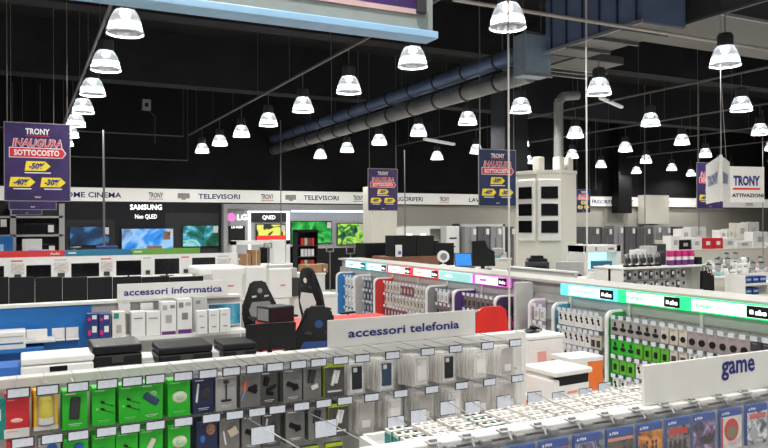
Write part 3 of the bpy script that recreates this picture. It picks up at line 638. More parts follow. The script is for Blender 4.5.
# department signs
def dept_sign(s, px0, px1, Y, zb, h, tw, th, lab, rz=0, tx=0, z_t=None):
    x0, _ = onY(px0, Y); x1, _ = onY(px1, Y); w = x1-x0
    t = thing('department_sign', lab, 'sign', ((x0+x1)/2, Y, zb), rz)
    B().box(-w/2,w/2,0,.014,0,h,.002).part('board', WHITE, t)
    text('lettering', s, tw*w, th, NAVYT, t, (tx, -.002, h*.47 if z_t is None else z_t), bold=.026)
    return t
BOARD = mat('white_sign_board', (.70,.70,.69), .5, var=.015)
def px2(px,Y): return onY(px,Y)[0]
d1 = dept_sign('accessori telefonia', 328, 478.5, 3.99, 1.266, .165, .755, .055, 'white board reading accessori telefonia on the front rack'); 
d1.location.y = 4.03; d1.rotation_euler.z = .01
PIV = Vector((2.9,4.0,0)); TH = .024
for o in bpy.data.objects:                 # the rack stands slightly askew to the building grid
    if o not in BEFORE and o.parent is None:
        v = o.location-PIV; o.location = (PIV.x+v.x*math.cos(TH)-v.y*math.sin(TH), PIV.y+v.x*math.sin(TH)+v.y*math.cos(TH), o.location.z-.004); o.rotation_euler.z += TH
d2 = dept_sign('accessori informatica', 117, 227.5, 8.06, 1.205, .172, .89, .075, 'white board reading accessori informatica on the rack further back', 0)
# ================= GAME SHELF =================
GX0, GX1, GY = 1.0, 4.6, 2.13
GL = GX1-GX0; TX = .40
t = thing('display_gondola', 'low white display unit at the bottom right with bins behind a row of games', 'display unit', (GX0,GY,0))
B().box(0,GL,.02,.06,.05,1.232,.004).part('front_panel', WHITE, t)
B().box(0,GL,-.005,.075,1.230,1.252,.005).part('front_ledge', WHITE, t)
B().box(0,GL,.06,.9,0,.12).part('base', WHITE, t); B().box(TX-.03,TX,.06,.87,.1,1.03).part('side_panel', WHITE, t); B().box(GL-.03,GL,.06,.87,.1,1.01).part('side_panel', WHITE, t)
def ztray(y): return 1.0        # the tray tips down towards the camera

mb = B(); mb._add([(TX,.06,.99),(GL-.03,.06,.99),(GL-.03,.87,.99),(TX,.87,.99),(TX,.06,1.0),(GL-.03,.06,1.0),(GL-.03,.87,1.0),(TX,.87,1.0)],[(0,3,2,1),(4,5,6,7),(0,1,5,4),(1,2,6,5),(2,3,7,6),(3,0,4,7)])
mb.part('tray', GREYW, t)
B().box(TX,GL,.87,.90,.1,1.03).part('rear_panel', WHITE, t)
# rail with clamps for the games
rl = B().box(0,GL,-.014,-.006,1.205,1.22).part('clamp_rail', STEEL, t)
# games
GTXT = mat('white_ink', (.85,.85,.87)); PSB = mat('blue_case_header', (.006,.06,.30), .35)
def gart(name, stops, sc, seed, kind='noise'):
    stops = [(p, tuple(v*v*1.15+v*.15 for v in c)) for p, c in stops]
    return screen(name, stops, sc, 0, seed, kind)
arts = [('pale', [(.35,(.04,.10,.06)),(.5,(.5,.5,.4)),(.65,(.45,.08,.06))],22,1), ('grey violet',[(.35,(.10,.10,.20)),(.5,(.45,.45,.55)),(.62,(.18,.14,.3))],16,2),
 ('dark olive',[(.35,(.05,.05,.05)),(.5,(.22,.20,.16)),(.62,(.15,.18,.08))],20,3), ('golden',[(.35,(.12,.06,.02)),(.46,(.6,.30,.04)),(.6,(.75,.45,.10))],12,4),
 ('red and grey',[(.38,(.05,.05,.06)),(.5,(.4,.38,.38)),(.62,(.30,.16,.16))],22,5), ('blue and violet',[(.35,(.05,.08,.15)),(.5,(.30,.2,.36)),(.6,(.55,.5,.62))],18,6),
 ('white',[(.4,(.6,.6,.6)),(.5,(.7,.68,.66)),(.7,(.55,.5,.5))],10,7), ('silver',[(.35,(.18,.2,.22)),(.5,(.55,.57,.6)),(.65,(.75,.75,.77))],26,8)]
GFIG = mat('dark_figure_print', (.03,.03,.035), .4); GRED = mat('red_print', (.50,.02,.02), .4); GWH = mat('white_print', (.75,.75,.75), .4)
def game(i, X, z, lab, grp):
    nm, st, sc_, sd = arts[i]
    t = thing('video_game', lab, 'video game', (X, GY-.055, z), 0, grp)
    bx = B().box(-.078,.078,.0,.034,-.205,0,.004).part('security_case', mat('thin_clear_plastic', (.7,.7,.7), .12, alpha=.09), t)
    B().box(-.02,.02,.002,.03,-.002,.016,.003).part('lock_clip', GREY, t)
    c = B().box(-.0665,.0665,.008,.024,-.195,-.022,.002).part('game_case', mat('blue_case_plastic', (.02,.08,.30), .3), t)
    B().box(-.064,.064,.0065,.0075,-.052,-.024).part('case_header', PSB, c)
    text('lettering','PS4',.030,.011,GTXT,c,(-.028,.0058,-.038),bold=.03)
    B().prism([(-.058,-.043),(-.048,-.043),(-.053,-.033)],.0056,.0064).part('header_mark', GTXT, c)
    a_ = gart(nm.replace(' ','_')+'_cover_print', st, sc_, sd) if nm.replace(' ','_')+'_cover_print' not in MATS else MATS[nm.replace(' ','_')+'_cover_print']
    B().box(-.064,.064,.0065,.0078,-.192,-.053).part('cover_art', a_, c)
    if i == 0: B().box(-.064,.064,.005,.0064,-.070,-.055).part('cover_band', GRED, c)
    elif i == 1: B().ell((.0,.006,-.12),.05,.002,.045).part('cover_figure', mat('swirl_print', (.25,.25,.38)), c); B().ell((.0,.004,-.12),.035,.002,.030).part('cover_inset', GFIG, c)
    elif i == 2: B().box(-.064,.064,.005,.0064,-.068,-.056).part('cover_band', mat('salmon_print', (.6,.25,.2)), c); B().ell((.02,.006,-.14),.022,.002,.05).part('cover_figure', GFIG, c)
    elif i == 3:
        m_ = B()
        for a in (-.02,.012,.03): m_.ell((a,.006,-.135),.008,.002,.03); m_.ell((a,.006,-.098),.007,.002,.008)
        m_.part('cover_figure', GFIG, c); B().box(-.05,.01,.005,.0064,-.066,-.060).part('cover_title', mat('brown_print', (.3,.1,.03)), c)
    elif i == 4:
        B().box(-.05,.05,.005,.0064,-.085,-.062).part('cover_title', GRED, c); m_=B()
        for a in (-.045,-.02,.008,.035): m_.ell((a,.006,-.15),.012,.002,.045)
        m_.part('cover_figure', GFIG, c)
    elif i == 5: B().box(-.03,.05,.005,.0064,-.135,-.115).ell((.02,.006,-.14),.035,.002,.012).part('cover_figure', GFIG, c); B().box(-.064,.064,.005,.0064,-.192,-.178).part('cover_band', mat('grey_print', (.3,.3,.35)), c)
    elif i == 6: B().ell((.0,.006,-.11),.045,.002,.048,14,8).part('cover_figure', GRED, c); B().ell((0,.004,-.12),.032,.002,.026).part('cover_inset', mat('brown_olive_print', (.2,.16,.08)), c); B().box(-.064,-.055,.004,.006,-.192,-.055).part('spine_stripe', GRED, c)
    elif i == 7: B().box(-.05,.05,.005,.0064,-.082,-.06).part('cover_title', mat('crimson_print', (.5,.1,.1)), c); B().ell((-.02,.006,-.15),.025,.002,.03).part('cover_figure', LGREY, c)
    return t
gpx = [(405,7),(438,2),(471,5),(505,0),(527,1)]
gl = [(452,'blue and violet',5),(487,'silver',7),(521,'dark olive',2),(555,'pale',0),(589,'grey violet',1),(621,'dark olive',2),(651,'golden',3),(679,'red and grey',4),(705,'blue and violet',5),(732,'white',6),(758,'silver',7),(783,'golden',3)]
locs = ['low at the bottom edge near the centre','at the bottom edge, left of the pale one','just left of the pale one','under the white bins with a red band','with a swirl figure below the printer','with a salmon band, left of the golden one',
        'with small dark figures, below the game board\'s left end','with tall dark figures below the game board','beside the one with the round red creature','with a round red emblem below the word game','near the right edge with crimson title','cut by the right edge']
for (px, nm, i), l in zip(gl, locs):
    X, d = onY(px, GY-.055); game(i, X, 1.232, '%s covered boxed video game %s' % (nm, l), 'boxed video games in security cases')
# spring clamps on the ledge
cp = None
for k, px in enumerate([432,466,503,537,571,604,635,664,691,718,744,770]):
    X, d = onY(px, GY)
    if cp is None:
        cp = thing('ledge_clamp', 'small grey metal clamp on the white ledge above the games', 'clamp', (X,GY,1.252), 0, 'clamps on the game ledge')
        B().box(-.022,.022,-.022,.022,0,.006,.002).part('plate', MATS['pale_grey_bar'], cp); B().cyl((-.014,0,.008),(.014,0,.008),.006,8).part('pin', GREY, cp)
        B().tube([(0,-.03,.004),(0,-.05,-.02)],.004,5).part('hook', WIRE, cp)
    else: dup(cp, (X,GY,1.252))
# game sign
d3 = dept_sign('game', 643.5, 790, 2.16, 1.2525, .165, .235, .085, 'white board reading game at the right above the boxed games', 0)
for c in kids(d3):
    if c.name.startswith('lettering'): c.location.x = onY(737.5,2.16)[0]-d3.location.x; c.location.z = .098
# bins with small white boxes
TOPM = mat('white_box_top', (.66,.63,.58), .5); MARK = mat('grey_ring_print', (.30,.29,.28), .5)
def smallbox(front, label, grp, name='small_box', dark=False):
    t = thing(name, label, 'box', (0,0,0), 0, grp)
    B().box(-.017,.017,-.030,.030,0,.105,.002).part('carton', TOPM, t)
    B().box(-.016,.016,-.0308,-.030,.002,.103).part('front_print', front, t)
    if dark: B().box(-.0177,-.017,-.028,.028,.002,.090).part('side_print', front, t)
    m_ = B().box(-.008,.010,-.006,.012,.105,.108,0).part('lid_mark', BLACK if dark else MARK, t)
    return t
fronts = [('teal fronted',TEAL,True),('plain white',WCARD,False),('pale taupe',TAUPE,False)]
where = ['first from the left, teal fronted','right of the first teal one','behind the second wire divider','teal fronted one in the middle','right of the middle teal one','in front of the last clear pack',
 'in front of the orange carton','below the left corner of the printer','below the printer slot','below the round printer badge','right of the printer front','left of the game board','beside the game board','behind the game board']
kk = [0,1,2,0,1,1,2,1,2,1,1,2,1,2]
protos = {}
for ci in range(14):
    nm, m_, dk = fronts[kk[ci]]; x_ = 1.43+ci*.138
    lab = '%s small carton in the bin column %s' % (nm, where[ci]); grp = 'small cartons in the bin column %s' % where[ci]
    yb = 2.80+.011*ci
    for h_ in range(3):
        for j in range(6):
            y = yb-j*.074+random.uniform(-.006,.006)
            loc = (x_+h_*.0385+random.uniform(-.002,.002), y, ztray(y-GY)+.001)
            if kk[ci] not in protos: o = smallbox(m_, lab, grp, 'small_box', dk); o.location = loc; protos[kk[ci]] = o
            else: o = dup(protos[kk[ci]], loc, random.uniform(-.10,.10), lab, grp)
LC = None
for i, (px, zz, dl) in enumerate([(395,.0,'at the first teal column'),(418,.02,'left of the middle of the bins'),(447,.03,'just left of the middle teal column'),(472,.03,'above the middle teal column'),
        (503,.04,'left of the orange box'),(534,.05,'at the left foot of the printer'),(558,.05,'in front of the printer slot'),(585,.06,'right of the printer badge'),(604,.09,'right of the printer')]):
    Yc = GY+.875
    X, d = onY(px, Yc)
    zc = zat(px, (431,424,415,415,409,405,405,401,395)[i], d)
    if LC is None:
        LC = thing('label_card', 'white label card on a wire divider, '+dl, 'label card', (X,Yc,zc), 0, 'label cards over the bins')
        B().box(-.045,.045,0,.003,.0,.070,.002).part('card_holder', DGREY, LC); B().box(-.042,.042,-.002,0,.004,.066).part('card', PRICE, LC)
        B().tube([(0,.004,-.10),(0,.004,.066),(0,-.38,.02),(0,-.50,.01),(0,-.50,-.06)],.003,5).part('wire', WIRE, LC)
    else: dup(LC, (X,Yc,zc), random.uniform(-.08,.08), 'white label card on a wire divider, '+dl)

for k,(px,py,l) in enumerate([(262,444,'white label card low in front of the grey packs, left one of two'),(325,437,'white label card low in front of the lime pack, right one of two')]):
    X, d = onY(px, 3.35); z = zat(px, py, d)
    t = thing('label_card', l, 'label card', (X,3.35,z), .05, 'label cards in front of the lower hooks')
    B().box(-.06,.06,0,.003,0,.085,.002).part('card_holder', DGREY, t); B().box(-.057,.057,-.002,0,.003,.082).part('card', PRICE, t)
    B().tube([(0,.45,.06),(0,.003,.08),(.16,-.25,-.02),(.16,-.25,-.06)],.003,5).part('wire', WIRE, t)
for k,px in enumerate((262,285,308,332)):
    X, d = onY(px, FY); q = pack('earbud' if k==3 else 'clip', GRAYC2, .10, .18, .03, LIME, 'accessory_pack', 'charcoal pack with lime edge on the third hook row, %s'%('first from left','second from left','third from left','rightmost of four')[k], 'package', (X,FY-.02,.80), 0, 'dark packs on the third hooks')
    B().box(-.05,.05,-.001,.001,-.02,0).part('lime_edge', LIME, q)
# ================= PRINTER COUNTER behind the front rack =================
def counter(name, lab, x0, x1, y0, y1, z, m_=WHITE, top=None, cat='counter'):
    t = thing(name, lab, cat, (x0,y0,0)); w, d = x1-x0, y1-y0
    B().box(.02,w-.02,.02,d-.02,0,z-.04).part('body', m_, t); B().box(0,w,0,d,z-.04,z,.006).part('worktop', top or m_, t)
    return t
counter('counter', 'low white counter carrying printers behind the front rack', -.6, 2.2, 5.75, 6.6, .80)
def printer(kind, lab, X, Y, z, w, dp, h, body, rz=0, top=None):
    t = thing('printer', lab, 'printer', (X,Y,z), rz)
    B().box(-w/2,w/2,0,dp,0,h*.74,.015).part('body', body, t)
    B().box(-w/2,w/2,.0,dp,h*.76,h,.012).part('scanner_lid', top or body, t)
    B().box(-w*.42,w*.42,-.004,.03,h*.34,h*.42,.003).part('paper_slot', BLACK if body is not BLACK else GREY, t)
    B().box(-w*.45,w*.45,-.012,-.001,h*.05,h*.25,.004).part('paper_tray', body, t)
    B().box(-w*.12,w*.12,-.008,.002,h*.50,h*.68,.003).part('control_panel', GLOSS if body is not BLACK else DGREY, t)
    for x in (-w*.4,w*.4): B().box(x-.015,x+.015,.03,dp-.03,-.012,.001).part('foot', DGREY, t)
    return t
X, d = onY(58,5.85); p = printer(0,'white printer with a small dark display behind the front rack, left end',X,5.85,.812,.50,.33,.22,PLAST)
X, d = onY(117,5.85); printer(0,'large black printer to the right of the white one behind the front rack',X,5.85,.812,.36,.42,.27,BLACK)
X, d = onY(186,5.85); printer(0,'wide low black printer behind the grey packs of the front rack',X,5.85,.812,.42,.38,.22,BLACK)
X, d = onY(240,5.9); printer(0,'black flat printer at the right end of the printer counter',X,5.9,.812,.28,.36,.20,BLACK)
for px, w, l in [(144,.14,'white paper stack between the two black printers'),(216,.14,'white paper stack right of the wide black printer'),(82,.10,'white paper pack right of the white printer')]:
    X, d = onY(px,6.1); B().box(-w/2,w/2,0,.3,0,.10,.004).box(-w/2+.01,w/2-.01,.01,.29,.10,.13,.003).one('paper_stack', WCARD, l, 'paper', (X,6.05,.80), -.1)
X, d = onY(7,5.95); t = thing('ink_box', 'blue printer box with white print at the left edge', 'box', (X,5.9,.80)); B().box(-.16,.16,0,.3,0,.17,.004).part('carton', BLUEC, t); B().box(-.1,.1,-.002,0,.03,.07).part('print', WCARD, t)
# ================= RACK B (computer accessories) =================
BY = 8.15
x0 = px2(-14,BY); x1 = px2(91,BY); x2 = px2(240,BY)
t = thing('display_rack', 'white accessory rack in the middle distance with a blue panel on its left', 'display rack', (x0,BY,0)); L_ = x2-x0
B().box(0,L_,.02,.06,.1,1.18).part('back_panel', GREYW, t); B().box(0,L_,-.02,.10,1.17,1.205,.006).part('top_ledge', WHITE, t); B().box(0,L_,-.45,.06,0,.15).part('base', WHITE, t)
B().box(0,x1-x0,.0,.02,.14,1.165).part('blue_backing', BLUE, t)
B().box(x1-x0+.0,L_,-.28,.0,.80,.83,.004).part('shelf', WHITE, t); B().box(x1-x0,L_,-.29,-.28,.795,.835).part('shelf_edge', WCARD, t)
B().box(0,x1-x0,-.30,.0,.36,.38).part('lower_shelf', BLUE, t)
# small shelves on the blue panel
x_ = px2(47,8.0); t = thing('small_shelf', 'small white shelf on the blue panel, nearest the white printer boxes', 'shelf', (px2(36,8.0),8.15,zat(36,336,7.6)), 0); B().box(-.17,.17,-.22,0,0,.03,.004).part('board', WHITE, t)
zz = zat(36,336,7.6)+.031
B().box(-.1,.09,0,.07,0,.09,.005).one('router', PLAST, 'small white device on the little shelf of the blue panel', 'device', (px2(37,8.0),8.0,zz))
for px, l in ((58,'white leaflet holder on the blue panel, left one'),(72,'white leaflet holder on the blue panel, right one')):
    t = thing('leaflet_holder', l, 'holder', (px2(px,8.1),8.1,zat(px,337,7.6)), 0, 'leaflet holders on the blue panel')
    B().box(-.06,.06,-.05,.05,0,.012).box(-.06,.06,.03,.04,0,.12).part('bracket', PLAST, t); B().box(-.055,.055,.02,.03,.02,.115).part('card', WCARD, t)
t = thing('white_printer', 'white wide printer on the blue panel at the left edge', 'printer', (px2(9,7.85),7.85,zat(9,341,7.5)))
B().box(-.22,.14,0,.27,0,.17,.01).part('body', PLAST, t); B().box(-.2,.12,-.004,.0,.05,.065).part('slot', BLUEC, t); B().box(-.2,.12,-.004,.0,.12,.13).part('seam', LGREY, t)
B().box(-.3,.3,-.02,.3,-.03,0).part('tray', BLUE, t)
# boxes on shelf
def sbox(name, px0, px1, py0, py1, Y, dp, m_, lab, grp=None, decor=None, cat='box'):
    x0, x1, z0, z1 = rect(px0,px1,py0,py1,Y); t = thing(name, lab, cat, ((x0+x1)/2,Y,z0), 0, grp); w = (x1-x0)/2; h = z1-z0
    B().box(-w,w,0,dp,0,h,.003).part('carton', m_, t)
    for (a,b_,c,d_,mm) in (decor or []): B().box(-w+a*2*w,-w+b_*2*w,-.003,0,c*h,d_*h).part('print', mm, t)
    return t, (x0,x1,z0,z1)
SZ = .832
def shelfbox(px0, px1, py0, m_, lab, decor, Y=7.9, dp=.16, zb=SZ, grp=None, name='boxed_accessory'):
    x0, x1, _, z1 = rect(px0,px1,py0,py0+10,Y); h = z1-zb
    t = thing(name, lab, 'box', ((x0+x1)/2,Y,zb+.001), 0, grp); w = (x1-x0)/2
    B().box(-w,w,0,dp,0,h,.003).part('carton', m_, t)
    for (a,b_,c,d_,mm) in decor: B().box(-w+a*2*w,-w+b_*2*w,-.003,0,c*h,d_*h).part('print', mm, t)
    return h
NB = mat('deep_blue_card', (.01,.03,.16), .45)
dec = [(.45,.85,.45,.85,WCARD),(.1,.35,.3,.6,PINK)]
for (a,b_,w_) in ((86.5,98,'left'),(98.7,110,'right')):
    h = shelfbox(a,b_,324,NB,'dark blue box with white square print, lower %s one of four'%w_,dec,grp='dark blue boxes stacked in four')
    shelfbox(a,b_,314,NB,'dark blue box with white square print, upper %s one of four'%w_,dec,zb=SZ+h+.002,grp='dark blue boxes stacked in four')
shelfbox(112,125,312,CREAMP,'cream box with a teal label corner beside the dark blue boxes',[(.1,.5,.75,.95,TEAL),(.3,.7,.2,.5,LGREY)])
shelfbox(131,145,312,WCARD,'white box with a hanging tab, left of a pair',[(.2,.8,.72,.76,GREY)],grp='pair of white boxes on the shelf')
shelfbox(146,160,312,WCARD,'white box with a hanging tab, right of a pair',[(.2,.8,.72,.76,GREY)],grp='pair of white boxes on the shelf')
shelfbox(160.7,176,302,WCARD,'tall white box with grey pictures and purple foot, under the first letters of the sign',[(.1,.4,.75,.9,LGREY),(.6,.9,.8,.9,GREY),(.05,.95,.0,.1,PURP),(.3,.7,.35,.6,LGREY)])
shelfbox(177,192,299,WCARD,'tall white box with grey pictures and purple foot, right of its twin',[(.1,.4,.75,.9,GREY),(.55,.9,.8,.9,LGREY),(.05,.95,.0,.12,PURP),(.3,.7,.4,.6,GREY)])
for i,(a,b_,top) in enumerate(((197,207,311),(208.5,219,310),(219.7,230,309))):
    shelfbox(a,b_,top,WCARD,'small white box, %s of three on the right end of the rack shelf'%('left','middle','right')[i],[(.3,.7,.25,.3,GREY),(.2,.6,.75,.8,LGREY)],Y=7.78,dp=.1)
shelfbox(193,207,297,GREYW,'grey white box with fine print behind the small white ones',[(.2,.5,.8,.9,GREY)],Y=8.0,dp=.12)
for k,(a,b_) in enumerate(((118,130),(140,153))):
    x0,x1,z0,z1 = rect(a,b_,303,314,8.1); B().box(0,x1-x0,0,.04,0,z1-z0,.003).one('flat_pack', WCARD, 'flat white pack hanging on the rack panel, %s of two'%('left','right')[k], 'package', (x0,8.105,z0))
x0,x1,z0,z1 = rect(207,240,303,325,8.12); t = thing('picture_panel','small blue sea picture panel at the right end of the accessory rack','picture',(x0,8.1,z0)); B().box(0,x1-x0,0,.02,0,z1-z0).part('board', WHITE, t)
B().box(.01,x1-x0-.01,-.003,0,.01,z1-z0-.01).part('print', screen('sea_picture_print',[(.3,(.01,.10,.22)),(.5,(.05,.30,.45)),(.65,(.55,.65,.7))],3,0,2), t)
for k,px in enumerate([120,147,169,189,203,221]):
    B().box(-.04,.04,0,.006,0,.03).one('price_tag', WCARD, 'small white price tag on the shelf edge of the middle rack', 'price tag', (px2(px,7.85),7.85,.797), 0, 'price tags on the middle rack shelf')
# ================= MONITOR ROWS =================
counter('counter', 'long white counter carrying monitors seen from behind', px2(-14,10.6), px2(205,10.6), 10.6, 11.5, .80)
def monitor(px0, px1, py0, Y, zb, lab, back=False, face=GLOSS, h=None, grp=None, tilt=0, name='computer_monitor'):
    x0, x1, _, z1 = rect(px0,px1,py0,py0+10,Y); w = (x1-x0)/2; h = z1-zb
    t = thing(name, lab, 'monitor', ((x0+x1)/2,Y,zb), tilt, grp)
    s = B().box(-w,w,-.02,.02,.04,h,.008).part('casing', BLACK, t); B().box(-w+.012,w-.012,-.024,-.0195,.055,h-.012).part('display', face, t)
    B().cyl((0,.03,.01),(0,.03,h*.6),.02,8).part('stand', DGREY, t); B().box(-.12,.12,-.06,.14,0,.012,.004).part('foot', DGREY, t)
    return t
DSP = mat('dim_dark_display', (.009,.0095,.011), .4)
for i,(a,b_) in enumerate([(-14,8.5),(8.8,34.5),(34.8,62),(62.3,87),(87.3,112)]):
    monitor(a,b_,277+.6*i*0,10.8,.80,'large black monitor on the near monitor counter, %s'%('cut off by the edge','second from the left','third from the left','fourth from the left','rightmost one')[i],face=DSP)
for i,(a,b_) in enumerate([(112.4,141),(141.3,169),(169.3,203)]):
    monitor(a,b_,276.5,11.2,.80,'black monitor just above the informatica sign board, %s'%('left one','middle one','right one')[i],face=DSP)
counter('counter', 'white stepped counter with monitors and posters below the coloured strip', px2(-14,14.2), px2(236,14.2), 14.2, 15.4, 1.0)
for i,(a,b_,p0) in enumerate([(-8,4,266),(26,51,265),(71,99,263),(116,141,260.5),(154.5,179,258.5),(192,215,257.5)]):
    monitor(a,b_,p0,14.5,1.0,'wide black monitor under the coloured strip, %s from the left'%('cut off by the edge, first','second','third','fourth','fifth','sixth')[i])
POSTW = screen('product_leaflet_print',[(.42,(.45,.43,.4)),(.5,(.65,.63,.6)),(.68,(.3,.12,.10))],5,0,3)
for i,(a,b_,m_) in enumerate([(9,26,POSTW),(52,70,POSTW),(99,114,POSTW),(142,153,WCARD),(180,191,WCARD),(216,232,POSTW)]):
    x0,x1,z0,z1 = rect(a,b_,262,277,14.95); t = thing('info_poster','white product leaflet board under the coloured strip, %s from the left'%('first','second','third','fourth','fifth','sixth')[i],'leaflet board',(x0,14.95,1.0)); w=x1-x0
    B().box(0,w,0,.02,0,z1-1.0).part('board', WCARD, t); B().box(.03,w-.03,-.003,0,.1,.30).part('print', m_, t)
    B().box(w*.1,w*.8,-.004,0,.33,.355).part('heading', RED if i%2==0 else GRYD, t); B().box(w*.3,w*.7,-.03,-.004,.02,.10,.01).part('gadget', DGREY, t)
x0,x1=px2(-14,15.3),px2(236,15.3); B().box(0,x1-x0,0,.05,1.0,1.40).one('backing_board', WCARD, 'long white backing board behind the monitors below the coloured strip', 'board', (x0,15.2,0))
for (a,b_,m_,txts,l,pa,pb) in [(-14,64.5,mat('red_header_strip',(.55,.03,.03),.5),(('Audio',50,60),('suono e accessori',15,40)),'red header strip reading Audio above the monitors',0,0),(65,131,mat('petrol_header_strip',(.02,.16,.27),.5),(('Video',68,76),('proiezione e cavi',85,110)),'petrol blue header strip above the monitors',0,0),
        (132,200,mat('green_header_strip',(.13,.32,.05),.5),(('Casa',134,142),),'green header strip above the monitors, cut by white posters',0,0)]:
    x0,x1 = px2(a,15.2),px2(b_,15.2); t = thing('header_strip', l, 'sign', (x0,15.2,1.0)); w=x1-x0
    B().box(0,w,0,.04,.40,.52,.003).part('strip', m_, t)
    for (s,p,q) in txts[:1]:
        if s != 'Audio': B().box(px2(p,15.2)-x0,px2(q,15.2)-x0,-.004,0,.45,.475).part('small_print', WCARD, t); continue
        text('lettering', s, px2(q,15.2)-px2(p,15.2), .05, WCARD, t, ((px2(p,15.2)+px2(q,15.2))/2-x0,-.004,.46))
# stuff behind the strip: blue soundbar tops, white boxes
for (a,b_,c,d_,m_,l,dp) in [(50,69,251,255,mat('blue_goods_box',(.01,.12,.45)),'blue box lying behind the red strip',.3),(28,50,250,255,mat('blue_goods_box',(.01,.12,.45)),'blue flat box behind the red strip, left one',.3),
       (97,118,246,252,NB,'long dark blue box behind the petrol strip',.3),(-6,13,236,256,mat('blue_foil_pack',(.01,.10,.30),.3),'blue foil wrapped bundle at the left edge',.4),(70,82,247,252,BLACK,'black box behind the petrol strip',.3)]:
    x0,x1,z0,z1 = rect(a,b_,c,d_,17); z0=1.201; t = thing('boxed_goods', l, 'box', (x0,17,z0)); B().box(0,x1-x0,0,dp,0,z1-z0,.02).part('carton', m_, t); B().box((x1-x0)*.2,(x1-x0)*.5,-.004,0,(z1-z0)*.4,(z1-z0)*.7).part('print', LBLUE, t)
counter('counter', 'white display counter behind the coloured strip', px2(-14,16.8), px2(240,16.8), 16.8, 17.6, 1.20, GREYW)
t,_ = sbox('bottle_box',68.5,73,241,252,17.05,.12,WCARD,'slim white spray bottle shaped box behind the petrol strip'); t.location.z=1.201
# ================= WHITE BACKS / kiosk left of centre =================
for (a,b_,c,l) in [(212,243,268,'large white appliance back panel with faint red lettering, left one'),(245,266,266,'large white back panel beside the gaming chair'),(268,292,268,'white slanted back panel in front of the black rack')]:
    x0,x1,_,z1 = rect(a,b_,c,c+10,11.9); t = thing('display_board', l, 'display board', (x0,11.9,0)); w=x1-x0
    B().box(0,w,0,.05,.72,z1,.03,None,3).part('board', PLAST, t); B().box(.05,w-.05,0,.45,0,.72).part('cabinet', WHITE, t)
    B().box(w*.5,w*.7,-.004,0,z1-.31,z1-.285).part('small_print', mat('faded_red_ink',(.6,.2,.18)), t)
x0,x1,z0,z1 = rect(199,246,267,276,12.8); t = thing('table','white round edged table left of the black rack','table',(x0,12.8,0)); B().box(0,x1-x0,0,1.0,z0,z1,.05,None,3).part('tabletop', PLAST, t)
for (a,b_) in ((.1,.1),(x1-x0-.1,.1),(.1,.9),(x1-x0-.1,.9)): B().cyl((a,b_,0),(a,b_,z0),.03,8).part('leg', WHITE, t)
# cardboard boxes and black rack, frames
def blk(name, px0, px1, py0, py1, Y, dp, m_, lab, cat, zsup=None, bev=.006, decor=None, grp=None):
    x0,x1,z0,z1 = rect(px0,px1,py0,py1,Y); z0 = zsup if zsup is not None else z0
    t = thing(name, lab, cat, (x0,Y,z0), 0, grp); w=x1-x0; h=z1-z0
    B().box(0,w,0,dp,0,h,bev).part('body', m_, t)
    for (a,b_,c,d_,mm) in (decor or []): B().box(a*w,b_*w,-.005,0,c*h,d_*h).part('detail', mm, t)
    return t
counter('counter', 'long white counter with cardboard boxes in front of the silver television wall', px2(228,18), px2(300,18), 18, 19, .95)
blk('cardboard_box',243,251,254,266,18.1,.5,CARDB,'left brown cardboard box of a pair on the far counter','box',.95,decor=[(.45,.55,0,1,BEIGE)])
blk('cardboard_box',252,260.5,250,266,18.1,.5,CARDB,'right taller brown cardboard box of a pair on the far counter','box',.95,decor=[(.45,.55,0,1,BEIGE)])
t = thing('white_gate','white square frame stand in front of the LG wall','stand',(px2(232,19.5),19.5,0)); w=px2(290,19.5)-px2(232,19.5)
B().box(0,.12,0,.2,0,1.55).box(w-.12,w,0,.2,0,1.55).box(0,w,0,.2,1.44,1.56).part('frame', PLAST, t)
blk('white_cabinet',274,285,240,250,18.4,.4,PLAST,'white cabinet with a glowing top beside the frame stand','cabinet',.95)
def frameview(px0,px1,py0,py1,Y,lab):
    x0,x1,z0,z1 = rect(px0,px1,py0,py1,Y); t=thing('wire_stand',lab,'price stand',((x0+x1)/2,Y,0),0,'square price frames on stands'); w=(x1-x0)/2
    B().box(-w,w,0,.02,z0,z0+.03).box(-w,w,0,.02,z1-.03,z1).box(-w,-w+.03,0,.02,z0,z1).box(w-.03,w,0,.02,z0,z1).part('frame', WIRE, t); B().cyl((0,.01,0),(0,.01,z0),.012,6).box(-.12,.12,-.1,.12,0,.02).part('stand', WIRE, t)
frameview(264,272,243,248,17.6,'square wire price frame on a stand in front of the white frame stand'); frameview(346,355,243,254,17.6,'square wire price frame on a stand left of the white pillar'); frameview(326,334,242,252,17.6,'square wire price frame on a stand below the green television')
blk('low_television',262,296,247,262,20.5,.25,GLOSS,'low black television below the yellow picture','television',0)
blk('low_cabinet',310,362,248,258,20.5,.25,BLACK,'long black low cabinet below the green televisions','cabinet',0)
t = thing('media_rack','tall black rack filled with small red and white cases, left of centre','rack',(px2(297,15.5),15.5,0)); w=px2(318,15.5)-px2(297,15.5)
B().box(0,w,.28,.3,0,1.85).box(0,.03,0,.3,0,1.85).box(w-.03,w,0,.3,0,1.85).box(0,w,0,.3,1.82,1.88).part('frame', BLACK, t)
for k in range(6): B().box(.03,w-.03,0,.28,.25+k*.25,.265+k*.25).part('shelf', DGREY, t)
cs=[RED,WCARD,BEIGE,WCARD,mat('brown_case',(.18,.07,.05)),WCARD]
mc=None
for r in range(5):
    for k in range(4):
        X=px2(303,15.5)+k*.085; z=.266+(r+1)*.25
        o=B().box(-.035,.035,0,.03,0,.17,.003).one('media_case', cs[(r*3+k*2)%6], 'small case standing in the black media rack', 'case', (X,15.55,z+.001-.0), 0, 'small cases in the black media rack')
blk('cardboard_box',306,322,265,275,14.6,.5,CARDB,'brown cardboard box on the white counter left of the blue divider','box',.95)
blk('cardboard_box',322.5,328,264,274,14.6,.4,CARDB,'brown cardboard carton on the white counter, right of another','box',.95,decor=[(.2,.5,.2,.5,WCARD)])
